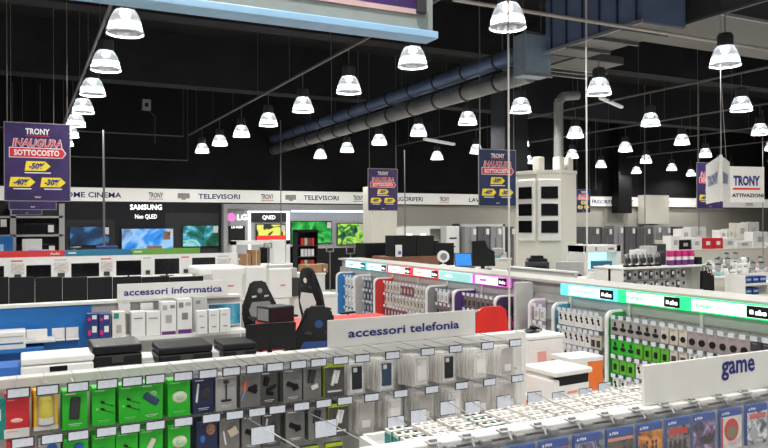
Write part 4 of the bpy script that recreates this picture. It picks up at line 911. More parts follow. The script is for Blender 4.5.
counter('counter','white counter with cartons behind the gaming chairs',px2(300,14.5),px2(326,14.5),14.5,15.2,.95)
random.seed(21)
blk('laptop_stand',284,300,278,288,12.2,.2,DGREY,'dark tilted laptop back beside the white panel','laptop',.72)
for i,(a,b_,c,d_,m_,l) in enumerate([(290,297,268,288,GREYW,'grey tilted tablet stand behind the gaming desk'),(302,309,284,291,NAVY,'small navy box on the counter behind the desk'),(309,316,283,291,WCARD,'small white box on the counter behind the desk')]):
    blk('small_box' if i else 'tablet_stand',a,b_,c,d_,12.4,.12,m_,l,'box' if i else 'stand',.72)
counter('counter','white low counter behind the gaming desk',px2(262,12.35),px2(338,12.35),12.35,12.78,.72)
# ================= GAMING CORNER =================
t = thing('gaming_desk','bright red gaming desk behind the grey packs','desk',(2.7,8.0,0)); 
B().prism([(0,0),(1.75,0),(1.75,.04),(0,.04)],0,1.15,Matrix.Translation((0,0,.71))).part('desktop', RED, t)
for a,b_ in ((.05,.05),(1.7,.05),(.05,1.1),(1.7,1.1)): B().box(a-.03,a+.03,b_-.03,b_+.03,0,.71).part('leg', BLACK, t)
B().box(0,1.75,1.08,1.12,.35,.71).part('modesty_panel', RED, t)
x0=px2(342,7.5); B().box(0,.3,0,.03,.2,.95,.02).box(0,.3,.03,.3,.2,.24).one('red_panel', RED, 'red side panel standing right of the blue marked gaming chair', 'panel', (x0-.0,7.0,-.2+.0))
# computer tower on desk (lying, dark)
X,d = onY(282,8.8); t = thing('computer_case','black box shaped computer with a pale grille front on the red desk','computer',(X,8.8,.751),.3)
B().box(-.19,.19,0,.30,0,.20,.01).part('casing', BLACK, t); B().box(-.1935,-.1895,.03,.27,.03,.18).part('front_grille', STEEL, t); B().box(-.17,.17,.01,.28,.201,.204).part('top_vent', DGREY, t)
def gchair(lab, X, Y, rz, acc, zt=1.25, gname='gaming_chair'):
    t = thing(gname, lab, 'chair', (X,Y,0), rz, 'gaming chairs'); s=zt/1.25
    B().box(-.26,.26,-.26,.24,.42,.52,.05,None,3).part('seat', MATT, t, smooth=True)
    prof=[(-.24,.50),(-.28,.72),(-.26,.92),(-.17,1.0),(-.145,1.18),(-.09,1.25),(.09,1.25),(.145,1.18),(.17,1.0),(.26,.92),(.28,.72),(.24,.50)]
    prof=[(x,z*s) for x,z in prof]
    Mt = Matrix.Translation((0,.26,0)) @ Matrix.Rotation(math.radians(-9),4,'X') @ Matrix.Translation((0,0,-.0))
    m_=B().prism(prof,0,.11,Mt); bmesh.ops.bevel(m_.bm,geom=[e for e in m_.bm.edges],offset=.025,segments=2,affect='EDGES'); b_=m_.part('backrest', MATT, t, smooth=True)
    B().prism([(-.15,.62*s),(-.20,.80*s),(-.14,.92*s),(.14,.92*s),(.20,.80*s),(.15,.62*s)],-.006,.118,Mt).part('lower_back_panel', acc, b_)
    ci_=[(.04*math.cos(a),1.09*s+.04*math.sin(a)) for a in [k*math.pi/8 for k in range(16)]]; B().prism(ci_,-.004,.116,Mt).part('round_logo', acc, b_)
    for x in (-.1,.1): B().prism([(x-.035,.985*s),(x+.035,.995*s),(x+.035,1.02*s),(x-.035,1.015*s)],-.004,.116,Mt).part('belt_opening', GREYW if acc is GREY else DGREY, b_)
    for x in (-.3,.3): B().tube([(x*.8,0,.44),(x,0,.5),(x,0,.66)],.018,6).box(x-.04,x+.04,-.13,.13,.66,.69,.01).part('armrest', BLACK, t)
    B().cyl((0,0,.1),(0,0,.42),.03,10).part('gas_column', BLACK, t)
    m_=B()
    for k in range(5):
        a=2*math.pi*k/5; m_.cyl((0,0,.1),(.3*math.cos(a),.3*math.sin(a),.07),.025,6)
    m_.part('star_base', BLACK, t)
    for k in range(5):
        a=2*math.pi*k/5; B().cyl((.3*math.cos(a)-.0,.3*math.sin(a)-.02,.03),(.3*math.cos(a),.3*math.sin(a)+.02,.03),.03,8).part('castor', BLACK, t)
    return t
BLU2 = mat('navy_blue_leather', (.02,.06,.22), .6)
X,d=onY(308,6.95); gchair('black gaming chair with a blue lower back, nearest the camera',X,6.95,math.radians(170),BLU2,1.24)
X,d=onY(273,10.0); gchair('black gaming chair standing behind the red desk',X,10.0,math.radians(10),GREY,1.18)
X,d=onY(335,10.2); gchair('black gaming chair turned sideways beside the blue divider',X,10.2,math.radians(105),PLAST,1.38)
# curved monitor in front
X0,d=onY(270,6.35); t=thing('curved_monitor','wide curved black monitor back in front of the red desk','monitor',(X0,6.35,.80))
m_=B(); n=10; R_=1.0; vs=[];fs=[]
for k in range(n+1):
    a=math.radians(-17+34*k/n)
    for rr in (R_,R_+.03):
        for z in (.08,.32): vs.append((R_*0+rr*math.sin(a)*.78,-.9+rr*math.cos(a)*1.0-.1,z))
for k in range(n):
    o=k*4; fs+=[(o,o+4,o+5,o+1),(o+2,o+3,o+7,o+6),(o+1,o+5,o+7,o+3),(o,o+2,o+6,o+4)]
fs+=[(0,1,3,2),(n*4,n*4+2,n*4+3,n*4+1)]
m_._add(vs,fs); m_.part('casing', BLACK, t, rz=math.pi*0, loc=(0,0,-.02)); B().cyl((0,.02,.0),(0,.02,.25),.025,8).box(-.14,.14,-.08,.12,-.0,.012).part('stand', BLACK, t)
# ================= HP PRINTERS beyond the bins =================
def card_stand(lab,x0,x1,y0,y1,z): counter('display_plinth',lab,x0,x1,y0,y1,z,cat='plinth')
x0,_=onY(534,4.55); 
t=printer(1,'white laser printer with dark paper slot and orange strip, behind the white bins',3.86,4.42,.60,.40,.36,.01,PLAST)
for c in kids(t): bpy.data.objects.remove(c)
B().box(-.20,.20,0,.34,0,.215,.012).part('body', PLAST, t); B().box(-.21,.21,-.03,.36,.245,.29,.012).part('scanner_lid', PLAST, t)
B().box(-.19,.20,.06,.34,.21,.25).part('neck', PLAST, t); B().box(-.14,.19,-.002,.08,.165,.243,.004).part('paper_slot', GLOSS, t)
B().box(-.05,.06,-.004,0,.095,.115,.002).part('orange_strip', mat('coral_print', (.75,.22,.12)), t); B().cyl((.12,-.004,.09),(.12,0,.09),.022,16).part('round_logo', GREY, t)
text('logo_letters','hp',.02,.024,PLAST,t,(.12,-.006,.09),shear=.2)
t.location=(3.97,4.55,.53); t.rotation_euler.z=.08
card_stand('white plinth under the laser printer',3.7,4.22,4.42,4.89,.518)
t=thing('printer_box','white printer carton with red and grey sides, left of the laser printer','box',(4.36,5.35,.66),.03)
B().box(-.21,.21,0,.36,0,.26,.01).part('body', PLAST, t); B().box(-.22,.22,-.01,.38,.262,.30,.01).part('lid', PLAST, t); B().box(-.1,.0,-.004,0,.05,.15).part('pale_red_print', mat('rose_print',(.7,.35,.3)), t)
card_stand('white plinth under the white printer with a black handset on top',4.05,4.75,5.28,5.9,.659)
t=thing('handset','black handset standing on the white printer lid','telephone',(4.36,5.5,.962),.2); B().box(-.10,.02,0,.1,0,.03,.01,Matrix.Rotation(-.25,4,'Y')).box(-.02,.09,0,.08,.03,.06,.012,Matrix.Rotation(.35,4,'Y')).part('body', BLACK, t); B().box(.0,.07,-.006,0,.01,.03).part('buttons', GREY, t)
for (x,y,w,dp,h,rz,l,dec_) in [(4.50,4.95,.36,.28,.30,.0,'large orange and white printer carton right of the laser printer',1),(3.45,5.0,.30,.26,.36,.02,'orange and white carton left of the laser printer',1),(3.22,4.30,.26,.22,.28,.0,'low orange carton at the end of the clear packs',1)]:
    t=thing('printer_carton',l,'box',(x,y,.50 if x>4 else .45),rz); B().box(-w/2,w/2,0,dp,0,h,.004).part('carton', ORANGE, t); B().box(-w/2-.002,w/2+.002,-.002,dp+.002,h*.88,h+.003).part('white_top', WCARD, t); B().box(-w/2-.003,w*.0,-.003,0,h*.35,h).part('white_corner', WCARD, t)
card_stand('white plinth under the large orange carton',4.28,4.72,4.9,5.26,.498); card_stand('white plinth under the small orange cartons',3.06,3.40,4.26,4.6,.448); card_stand('white plinth under the rear orange carton',3.26,3.64,4.96,5.3,.448)
t=thing('office_chair','red plastic shell chair behind the telefonia board','chair',(px2(492,7.2),7.2,0)); 
B().prism([(-.22,.50),(-.24,.75),(-.2,.95),(-.13,1.0),(.13,1.0),(.2,.95),(.24,.75),(.22,.50)],0,.03).part('backrest', RED, t); B().box(-.23,.23,-.42,.0,.46,.5,.015).part('seat', RED, t)
for a,b_ in ((-.18,-.38),(.18,-.38),(-.18,0),(.18,0)): B().cyl((a*1.2,b_,0),(a,b_,.46),.014,8).part('leg', STEEL, t)
# ================= LONG LIT GONDOLA =================
SX = 6.3
def yX(px, X=SX): return onX(px, X)[0]
YN, YF = 3.2, yX(340)
t = thing('display_gondola', 'long white pegboard gondola running away to the left under the lit headers', 'display unit', (SX,0,0))
B().box(0,.05,YN,YF,.05,1.06).part('back_panel', GREYW, t); B().box(-.05,.5,YN,YF,1.21,1.25,.006).part('top_deck', mat('stone_grey_top', (.42,.41,.38), .5), t)
B().box(-.45,.5,YN,YF,0,.12).part('base', WHITE, t); B().box(.05,.45,YN,YF,.1,1.2).part('core', GREYW, t)
m_=B(); y=YN
while y<YF: m_.box(-.02,.03,y,y+.04,.1,1.2); y+=1.0
m_.part('uprights', WHITE, t)
m_=B()
for z in (.93,.70,.47,.25): m_.box(-.015,-.001,YN,YF,z+.01,z+.025)
m_.part('hook_bars', MATS['pale_grey_bar'], t)
def header(px0, px1, colr, lit, txt, tc, logo, lab, ends):
    y1, y0 = yX(px0), yX(px1)           # far, near
    L_ = y1-y0
    t = thing('lit_header', lab, 'sign', (SX-.07, y1, 1.075), -math.pi/2)   # local x runs towards the camera
    B().box(0,L_,0,.06,0,.145,.003).part('housing', mat('housing_'+lab.split()[0], colr, .4, em=colr, es=.9), t)
    e = min(.12,L_*.12)
    if lit: B().box(e*ends[0],L_-e*ends[1],-.004,0,.012,.133).part('light_panel', lit, t)
    if txt: text('lettering', txt[0], txt[1]*L_, .055, tc, t, (L_*txt[2],-.007,.07), bold=.02)
    if not txt: q_=B().box(L_*.22,L_*.42,-.006,-.004,.055,.09); q_.part('small_print', tc, t)
    if logo:
        lw=min(.24,L_*.22); lx_=L_*logo
        g=B().box(lx_-lw/2,lx_+lw/2,-.008,-.004,.018,.128).part('logo_plate', BLACK, t)
        text('logo_letters','sbs',lw*.5,.05,LET,t,(lx_+lw*.13,-.0095,.07),bold=.05); B().box(lx_-lw*.36,lx_-lw*.2,-.0095,-.008,.05,.09).part('logo_square', LET, t)
    return t
LITC = mat('lit_cyan_white', (.8,1,1), em=(.62,.98,1), es=.80); LITG = mat('lit_green_white', (.8,1,.9), em=(.70,1,.88), es=.80); LITW = mat('lit_white', (.9,.95,1), em=(.88,.95,1), es=.80)
LITP = mat('lit_pink_white', (1,.8,1), em=(1,.8,.98), es=.80); DIMT = mat('dim_teal_print', (.25,.55,.55), em=(.35,.62,.62), es=.6)
TG = mat('pale_green_letter', (.12,.40,.22), em=(.2,.6,.32), es=.35); TB = mat('pale_blue_letter', (.2,.40,.45), em=(.3,.6,.65), es=.4)
header(564.5,621.5,(.12,.75,.78),LITC,('Sync & Supporti',.50,.40),TB,.83,'cyan lit header reading Sync & Supporti',(1.3,1.0))
header(622,688,(.02,.75,.22),LITG,('Energia',.26,.27),TG,.84,'green lit header reading Energia, left of the other green one',(1.2,1.0))
header(688.6,790,(.021,.75,.221),LITG,('Energia',.17,.22),TG,.76,'verdant lit header reading Energia at the right edge',(.8,1.0))
header(348,368,(.1,.5,.6),LITW,None,TB,.9,'turquoise lit header at the far end of the gondola',(.5,1.2))
header(369,389,(.11,.5,.6),LITW,None,TB,.9,'aqua lit header second from the far end',(.5,1.2))
RL_ = mat('salmon_letter', (.8,.35,.3), em=(.9,.4,.35), es=.7)
header(389.6,414,(.8,.06,.06),LITW,None,RL_,.88,'red lit header left of its red twin',(.8,.5))
header(414.6,441.5,(.81,.06,.06),LITW,None,RL_,.88,'scarlet lit header right of its red twin',(.8,1.2))
header(442,475.5,(.35,.6,.6),DIMT,None,LET,0,'greyish teal header between the red and the purple ones',(.3,.3))
header(476,512,(.55,.08,.50),LITP,None,mat('violet_letter',(.5,.1,.5),em=(.6,.2,.6),es=.5),.85,'purple lit header at the near end of the left group',(.8,1.1))
# dividers
def blade(px, col, lab, plate=True, zt=.99, sub=None, X=6.02):
    Y = onX(px, X)[0]
    t = thing('bay_divider', lab, 'divider', (SX-.02,Y,0))
    W_ = .27 if px > 520 else .40
    def prof(i, z0=.12):
        r=.10; p=[(0,z0),(0,zt-i)]; p2=[(-W_+i,z0)]
        arc=[(-W_+i+r-r*math.cos(math.radians(a)), zt-i-r+r*math.sin(math.radians(a))) for a in range(0,91,15)]
        return [(0,z0)]+p2+arc+[(0,zt-i)]
    B().prism(prof(0),-.02,.02).part('white_rim', WCARD, t); B().prism(prof(.022),-.024,.024).part('colour_panel', col, t)
    if plate:
        B().box(-.11,-.03,-.027,-.024,.62,.84).part('logo_plate', BLACK, t)
        o=text('logo_letters','sbs',.12,.045,WCARD,t,(-.07,-.029,.73)); o.rotation_euler=(0,math.radians(-90),0)
    if sub: B().box(-.12,-.02,-.027,-.024,.25,.60).part('text_panel', sub, t)
    return t
blade(342,mat('azure_panel',(.02,.16,.40)),'blue rounded bay divider at the far end',sub=WCARD)
blade(360,LGREY,'grey rounded bay divider with a white rim, left of the red one',sub=WCARD)
blade(380,mat('red_panel_print',(.5,.03,.03)),'red rounded bay divider',sub=WCARD)
t=blade(433,GREY,'dark grey rounded bay divider with a small red square',False); B().box(-.16,-.03,-.028,-.024,.60,.76).part('red_square', RED, t)
t=blade(460,mat('violet_swirl_panel',(.07,.03,.14)),'dark violet rounded bay divider, left of the striped one'); 
t=blade(502,mat('magenta_stripe_panel',(.05,.02,.07)),'black and magenta striped rounded bay divider')
B().box(-.2,-.1,-.0265,-.024,.35,.60,0,Matrix.Rotation(.5,4,'Y') @ Matrix.Translation((-.25,0,-.05))).part('stripe', PINK, t)
blade(529,mat('pale_pink_panel',(.50,.36,.48)),'pale pink rounded bay divider',False)
blade(552.5,mat('steel_teal_panel',(.06,.24,.33)),'teal blue rounded bay divider with black plate',sub=WCARD)
blade(606,mat('leaf_green_panel',(.02,.26,.06)),'green rounded bay divider with black plate',sub=GREYW)
# plain white end post between the two groups
Yp=yX(517,6.0); t=thing('end_post','plain white upright panel in the gap between the lit headers','panel',(5.98,Yp,0)); B().box(0,.29,0,.06,.13,1.2,.01).part('panel', GREYW, t); B().box(0,.29,-.005,.065,.13,.2).part('kick_plate', WHITE, t)
# packs
def spack(bg, kind, w, h, name='hanging_pack', cat='package'):
    t = thing(name, 'x', cat, (0,0,-5)); B().box(-w/2,w/2,0,.03,-h,0,.002).part('card', bg, t)
    if kind=='puck': B().cyl((0,-.010,-h*.58),(0,0,-h*.58),w*.30,12).part('product', BLACK, t)
    elif kind=='wide': B().ell((0,-.004,-h*.62),w*.36,.01,h*.14).box(-w*.1,w*.12,-.008,0,-h*.45,-h*.18,.003).part('product', BLACK, t)
    elif kind=='bud': B().box(-w*.1,w*.1,-.006,0,-h*.62,-h*.2,.002).ell((-w*.12,-.004,-h*.3),w*.16,.006,h*.1).ell((w*.12,-.004,-h*.55),w*.14,.006,h*.09).part('product', BLACK, t)
    elif kind=='plug': B().box(-w*.22,w*.2,-.012,0,-h*.75,-h*.35,.003).part('product', BLACK, t)
    elif kind=='block': B().box(-w*.3,w*.3,-.006,0,-h*.85,-h*.35,.002).part('product', DGREY, t)
    elif kind=='white': B().box(-w*.3,w*.3,-.004,0,-h*.8,-h*.3,.002).part('product', LGREY, t)
    B().box(-w*.35,w*.1,-.002,0,-h*.14,-h*.1).part('printed_text', GREY, t)
    return t
used={}
def hang(key, args, X, Y, z, lab, grp):
    if key not in used:
        o=spack(*args); used[key]=o; o.location=(X,Y,z); o.rotation_euler.z=-math.pi/2; o['label']=lab; o['group']=grp; return o
    return dup(used[key], (X,Y,z), -math.pi/2+random.uniform(-.06,.06), lab, grp)
tagp=None
def stag(X,Y,z,lab,grp):
    global tagp
    if tagp is None:
        t=thing('peg_hook',lab,'hook',(X,Y,z),-math.pi/2,grp); B().tube([(0,.27,0),(0,-.03,0)],.003,4).part('wire', WIRE, t); B().box(-.033,.033,-.036,-.032,-.02,.025).part('price_card', PRICE, t); tagp=t
    else: dup(tagp,(X,Y,z),-math.pi/2,lab,grp)
CRM=mat('cream_card',(.55,.50,.44)); MAU=mat('mauve_grey_card',(.33,.28,.29)); GR3=mat('dull_grey_card',(.34,.33,.31)); DG=mat('graphite_card',(.05,.05,.055)); LG_=mat('fresh_green_card',(.10,.42,.03),.5); MAR=mat('maroon_card',(.22,.05,.06)); SLT=mat('slate_card',(.06,.08,.12)); BRN=mat('brown_mauve_card',(.20,.14,.14))
ROWZ=(.90,.675,.455,.235); RW=('top','second','third','bottom')
def bay(pxa, pxb, pitch, rowspec, nm, X=6.04):
    ya, yb = onX(pxa,X)[0], onX(pxb,X)[0]
    for r, spec in enumerate(rowspec):
        y=ya-pitch/2; i=0; n=int((ya-yb)/pitch)
        for i in range(n):
            key,bg,kind,w,h,word = spec[min(len(spec)-1, int(i*len(spec)/max(1,n)))]
            hang(key,(bg,kind,w,h),X,y-random.uniform(-.004,.004),ROWZ[r],'%s in the %s row of the %s'%(word,RW[r],nm),'packs in the %s row of the %s, %s'%(RW[r],nm,word))
            stag(X,y,ROWZ[r]+.028,'small white price card on a hook, %s row of the %s'%(RW[r],nm),'price cards in the %s row of the %s'%(RW[r],nm))
            y-=pitch
Wd=('wide',GR3,'wide',.135,.17,'grey pack with black charger'); Pk=('cream',CRM,'puck',.10,.17,'cream pack with a black disc'); Mv=('mauve',MAU,'puck',.115,.175,'mauve grey pack with a black disc'); Gp=('graph',DG,'block',.10,.17,'black pack')
Gn=('green',LG_,'plug',.10,.165,'bright green pack with a black plug'); Gn2=('green2',GRN,'wide',.12,.165,'deep green pack with a dark charger'); Wh=('whitep',WCARD,'bud',.09,.165,'white pack with black earphones'); Wb=('whiteb',CRM,'block',.095,.16,'cream pack with a dark block'); Wp=('whitew',WCARD,'white',.09,.165,'white pack with grey picture')
bay(611,790,.118,[[Wd,Wd,Wd,Pk,Pk,Mv,Mv,Mv,Gp,Mv],[Gn2,Gn,Gn,Wb,Wh,Wb,Gn,Wb],[Gn,Wh,Gn,Wh,Wb,Gn,Wh],[Wh,Gn,Wb,Gn]],'green Energia bay')
bay(558,602,.095,[[Wh],[Wh,Wh,Wb],[Wh],[Wb]],'Sync bay')
Dk=('slate',SLT,'white',.09,.17,'dark blue grey pack'); Rd=('reds',MAR,'white',.09,.16,'dark red pack with pale window'); Cr=('creams',CRM,'bud',.085,.165,'cream pack with a dark earphone'); Br=('brown',BRN,'block',.09,.165,'brown mauve pack')
bay(344,357,.16,[[Wp],[Wp],[Wp],[Wp]],'blue far bay'); bay(363,376,.15,[[Dk],[Dk],[Dk],[Dk]],'grey far bay')
bay(384,428,.125,[[Cr,Rd,Cr],[Cr],[Rd,Cr],[Rd]],'red bay'); bay(436,457,.125,[[Wp,Br],[Br],[Br,Rd],[Br]],'dark grey bay'); bay(463,499,.12,[[Br],[Br,Dk],[Br],[Rd]],'purple bay')
bay(533,549,.12,[[Wp],[Wp],[Wp],[Wp]],'pink bay')
# the rack standing behind the gap
Yg0,Yg1=yX(563,7.3),yX(519,7.3)
t=thing('display_gondola','pale rack seen through the gap between the lit headers','display unit',(7.35,Yg0-.2,0)); L_=Yg1-Yg0+.6
B().box(0,.05,0,L_,.1,1.26).part('back_panel', GREYW, t); B().box(-.4,.1,0,L_,0,.12).part('base', WHITE, t); B().box(-.02,.07,0,L_,1.255,1.28).part('top_ledge', WHITE, t)
for r,z in enumerate((1.18,1.0)):
    for k in range(12):
        hang('grid%d'%r,((WCARD,'bud',.085,.13) if r==0 else (GR3,'bud',.085,.13)),7.2,Yg1-.05-k*.13,z,('white' if r==0 else 'grey')+' earphone pack on the rack seen through the header gap, %s row'%('upper','lower')[r],'packs seen through the header gap, %s row'%('upper','lower')[r])
# ================= SERVICE COUNTER along X 9.3 =================
t=counter('counter','long cream service counter beside the screen column',9.15,9.95,10.9,15.85,.93,PAINT,WHITE)
Y,d=onX(533,9.45); t=thing('printer','black office printer with raised lid on the cream counter','printer',(9.55,Y,.932),-.5)
B().box(-.22,.22,-.2,.2,0,.28,.02).part('body', DGREY, t); B().box(-.19,.19,-.16,.2,.29,.34,.01).part('scanner_lid', BLACK, t); B().box(-.15,.15,-.21,-.19,.10,.2).part('paper_slot', BLACK, t); B().box(-.12,.12,-.08,.12,.34,.40,.01).part('top_tray', BLACK, t)
B().box(-.2,.3,.0,.3,0,.3,.01).one('grey_box', LGREY, 'grey box behind the black office printer', 'box', (9.7,Y-.8,.932), -.5)
for k,(px,l) in enumerate([(562,'black tangled handset on the cream counter, left one'),(571,'black tangled handset on the cream counter, right one')]):
    Y2=onX(px,9.4)[0]; t=thing('handset',l,'telephone',(9.45,Y2,.932),k*.7-.4); B().box(-.16,.16,-.05,.05,0,.05,.02).box(-.05,.12,-.12,.0,.03,.09,.02).part('body', BLACK, t); B().tube([(-.1,0,.05),(-.16,.1,.09),(-.02,.18,.04),(.1,.1,.02)],.012,6).part('cord', BLACK, t)
Y,d=onX(461,9.5); t=thing('laptop','open laptop with a bright blue screen on the cream counter','laptop',(9.6,Y,.932),-.35); B().box(-.22,.22,-.2,.1,0,.025,.006).part('keyboard_base', DGREY, t)
M_=Matrix.Translation((0,.1,.02))@Matrix.Rotation(math.radians(-15),4,'X'); B().box(-.22,.22,0,.02,0,.34,.01,M_).part('lid', BLACK, t); B().box(-.20,.20,-.004,0,.02,.32,0,M_).part('display', mat('blue_laptop_screen',(.01,.12,.4),em=(.01,.22,.65),es=.7), t)
Y,d=onX(481,9.5); t=thing('monitor_back','tall black monitor back on the cream counter, right of the laptop','monitor',(9.55,Y,.932),-.3); B().prism([(-.25,.08),(.30,.08),(.28,.42),(.12,.50),(.05,.68),(-.25,.66)],0,.07).part('casing', BLACK, t); B().box(-.15,.2,-.05,.15,0,.02).box(-.03,.05,.03,.08,.02,.2).part('stand', BLACK, t)
Y,d=onX(443,9.5); t=thing('desk_fan','small white round desk fan left of the laptop','fan',(9.5,Y,.932),-.3); B().lathe([(.10,0),(.09,.03),(.02,.05),(.02,.12)],n=14).part('base', PLAST, t); B().cyl((0,-.05,.24),(0,.05,.24),.15,18).part('cage', PLAST, t); B().cyl((0,-.055,.24),(0,-.05,.24),.09,14).part('blade_disc', GREY, t)
# wood block and black appliances
x0,x1,_,zt=rect(388,439,256.5,268,16.0)
t=thing('wooden_plinth','walnut wooden plinth carrying large black boxes','plinth',(x0,16.0,0)); B().box(0,x1-x0,0,.9,.05,zt-.04,.005).part('body', WOOD, t); B().box(-.01,x1-x0+.01,-.01,.91,zt-.04,zt).part('top', WOOD, t); B().box(.02,x1-x0-.02,.02,.88,0,.05).part('kick_plate', BLACK, t)
w=x1-x0; X0=x0
for (a,b_,c,l) in [(394,416,235.5,'tall black appliance on the walnut plinth, left one'),(416.5,434,235.5,'tall black appliance on the walnut plinth, middle one'),(434.5,438.5,241,'narrow lower black appliance on the walnut plinth, right one')]:
    q=blk('black_appliance',a,b_,c,256,16.1,.5,BLACK,l,'appliance',zt+.001); 
blk('small_white_box',397,402,245,256,15.95,.1,WCARD,'small white box standing before the black appliances','box',zt+.001,decor=[(.2,.8,.2,.5,BLUEC)])
t=blk('black_cabinet',365,395,243,262,17.2,.6,BLACK,'black low cabinet in front of the white pillar','cabinet',0)
blk('black_counter_box',441,454,243,258,17.6,.5,BLACK,'black box block right of the walnut plinth','box',0)
blk('white_hood',402,430,228,236,20.5,.4,PLAST,'white flat hood with lamps behind the black appliances','hood',0,decor=[(.15,.35,.8,.9,LET),(.65,.85,.8,.9,LET)])
for i,(a,b_,c,d_,m_) in enumerate([(491,499,254,262,mat('teal_foil',(.1,.3,.35),.3)),(500,507,252,262,GREYW),(496,504,248,256,LGREY)]):
    blk('foil_bag',a,b_,c,d_,15.5,.2,m_,'crumpled %s bag on the low table below the framed niche'%('teal foil','white','grey')[i],'bag',None if i==2 else None,bev=.03)
counter('table','low cream table below the framed fridge niche',px2(488,15.4),px2(512,15.4),15.4,16.2,zat(500,262,16.9)-.002)
# ================= HEADPHONE UNIT right of centre =================
EY=8.4
xa,xb=px2(622,EY),px2(705,EY)
t=thing('display_rack','grey topped rack with headphones above the green headers','display rack',(xa,EY,0)); L_=xb-xa
B().box(0,L_,.25,.30,.1,1.27).part('back_panel', GREYW, t); B().box(-.02,L_+.02,-.0,.62,1.27,1.30,.005).part('top_shelf', WHITE, t); B().box(0,L_,-.1,.7,0,.14).part('base', WHITE, t); B().box(L_-.03,L_,0,.6,.14,1.27).box(0,.03,0,.6,.14,1.27).part('side_panel', WHITE, t)
hp=None
for k,px in enumerate([626,633.5,641,648.5,656]):
    X,_=onY(px,EY+.15)
    if hp is None:
        hp=thing('headphone_pack','silver and black headphone pack on the grey topped rack','headphones',(X,EY+.12,1.301),0,'headphone packs on the rack top'); B().box(-.05,.05,-.03,.05,0,.03,.004).part('stand_base', BLACK, hp); B().box(-.045,.045,.0,.05,.03,.20,.02,None,3).part('shell', STEEL, hp); B().ell((-.03,-.01,.10),.025,.03,.05).ell((.03,-.01,.10),.025,.03,.05).part('ear_cup', DGREY, hp)
        B().tube([(-.035,-.01,.12),(-.03,-.01,.19),(0,-.01,.215),(.03,-.01,.19),(.035,-.01,.12)],.008,6).part('headband', LGREY, hp)
    else: dup(hp,(X,EY+.12,1.301))
pk=None
for k,px in enumerate([671,677.7,684.3,691]):
    X,_=onY(px,EY+.1)
    lab='pink and purple headphone box, %s of four on the rack top'%('leftmost','second from left','third from left','rightmost')[k]
    if pk is None:
        pk=thing('headphone_box',lab,'box',(X,EY+.08,1.301),0,'pink boxes on the rack top'); B().box(-.048,.048,0,.08,0,.085,.003).part('lower_carton', PURP, pk); B().box(-.048,.048,0,.08,.086,.14,.003).part('white_band', WCARD, pk); B().box(-.048,.048,0,.08,.141,.24,.003).part('upper_carton', PINK, pk)
    else: dup(pk,(X,EY+.08,1.301),0,lab)
blk('dark_box',697,702,257,264,EY+.05,.1,BLACK,'small black box at the right end of the rack top','box',1.301); blk('dark_box',660,666,252,264,EY+.25,.1,DGREY,'dark headphone box behind the pink boxes','box',1.301)
hk2={}
for r,(z,n) in enumerate(((1.235,12),(1.06,12))):
    for k in range(n):
        px=624+k*5.4; X,_=onY(px,EY+.05); key=('a','b')[(k*7+r)%2]
        lab='small %s earphone pack hanging under the rack top, %s row'%({'a':'silver','b':'black'}[key],('upper','lower')[r]); grp='%s earphone packs hanging under the rack top, %s row'%({'a':'silver','b':'black'}[key],('upper','lower')[r])
        if key not in hk2:
            o=thing('earphone_pack',lab,'package',(X,EY+.05,z),0,grp); B().box(-.03,.03,0,.02,-.13,0,.003).part('card', LGREY if key=='a' else DGREY, o); B().ell((0,-.004,-.05),.022,.01,.03).part('earphone', BLACK if key=='a' else WCARD, o); B().tube([(0,.01,.01),(0,.2,.01)],.003,4).part('wire', WIRE, o); hk2[key]=o
        else: dup(hk2[key],(X,EY+.05,z),0,lab,grp)
for k,px in enumerate((706.5,711,715)):
    X,_=onY(px,EY-.1); t=thing('carry_bag','black carry bag hanging on the right end of the headphone rack','bag',(X,EY-.05+.02*k,1.20-.04*k),0,'black bags on the rack end'); B().prism([(-.07,-.30),(.07,-.30),(.06,0),(-.06,0)],-.02,.03).part('body', MATT, t); B().tube([(-.04,0,0),(-.02,0,.09),(.02,0,.09),(.04,0,0)],.007,6).part('strap', MATT, t)
# lit cabinet
x0,x1,z0,z1=rect(584,621,245,264,11.4); z0=.9
t=thing('lit_cabinet','white display cabinet with a glowing pale cyan interior, left of the headphones','cabinet',(x0,11.4,0)); w=x1-x0
B().box(0,w,.05,.5,0,z0+.04).part('base', WHITE, t); B().box(0,w,.0,.5,z1-.15,z1,.01).box(0,.08,0,.5,z0,z1).box(w-.12,w,0,.5,z0,z1).part('frame', PLAST, t); B().box(.08,w-.12,.3,.34,z0,z1-.12).part('glowing_back', mat('cyan_glow_panel',(.5,.75,.78),em=(.55,.9,.95),es=.8), t); B().box(w*.3,w*.34,-.004,0,z1-.12,z1-.04).box(w*.65,w*.8,-.004,0,z1-.1,z1-.06).part('print', GREY, t)
counter('counter','white counter carrying the blue and green boxes before the lit cabinet',px2(586,9.6),px2(628,9.6),9.6,10.3,zat(605,281,12.2))
zc=zat(605,281,12.2)+.001
blk('blue_box',598,612,261,270,9.95,.2,mat('denim_blue_card',(.02,.13,.24)),'dark blue box with pale print near the lit cabinet','box',None,decor=[(.4,.8,.4,.6,WCARD)])
blk('cartons',598,611,269.5,281,9.8,.3,GREYW,'grey white carton under the dark blue box','box',zc,decor=[(.1,.3,.2,.8,GREY),(.5,.7,.2,.8,LGREY)])
blk('green_box',613,626,270,281,9.7,.25,GRN,'green box on the white counter beside the earphone packs','box',zc,decor=[(.0,1,0,.3,WCARD)])
for k,(a,b_) in enumerate(((590,594),(594.5,598))): blk('white_box',a,b_,272,281,9.7,.1,WCARD,'small white carton left of the grey one, %s of two'%('left','right')[k],'box',zc)
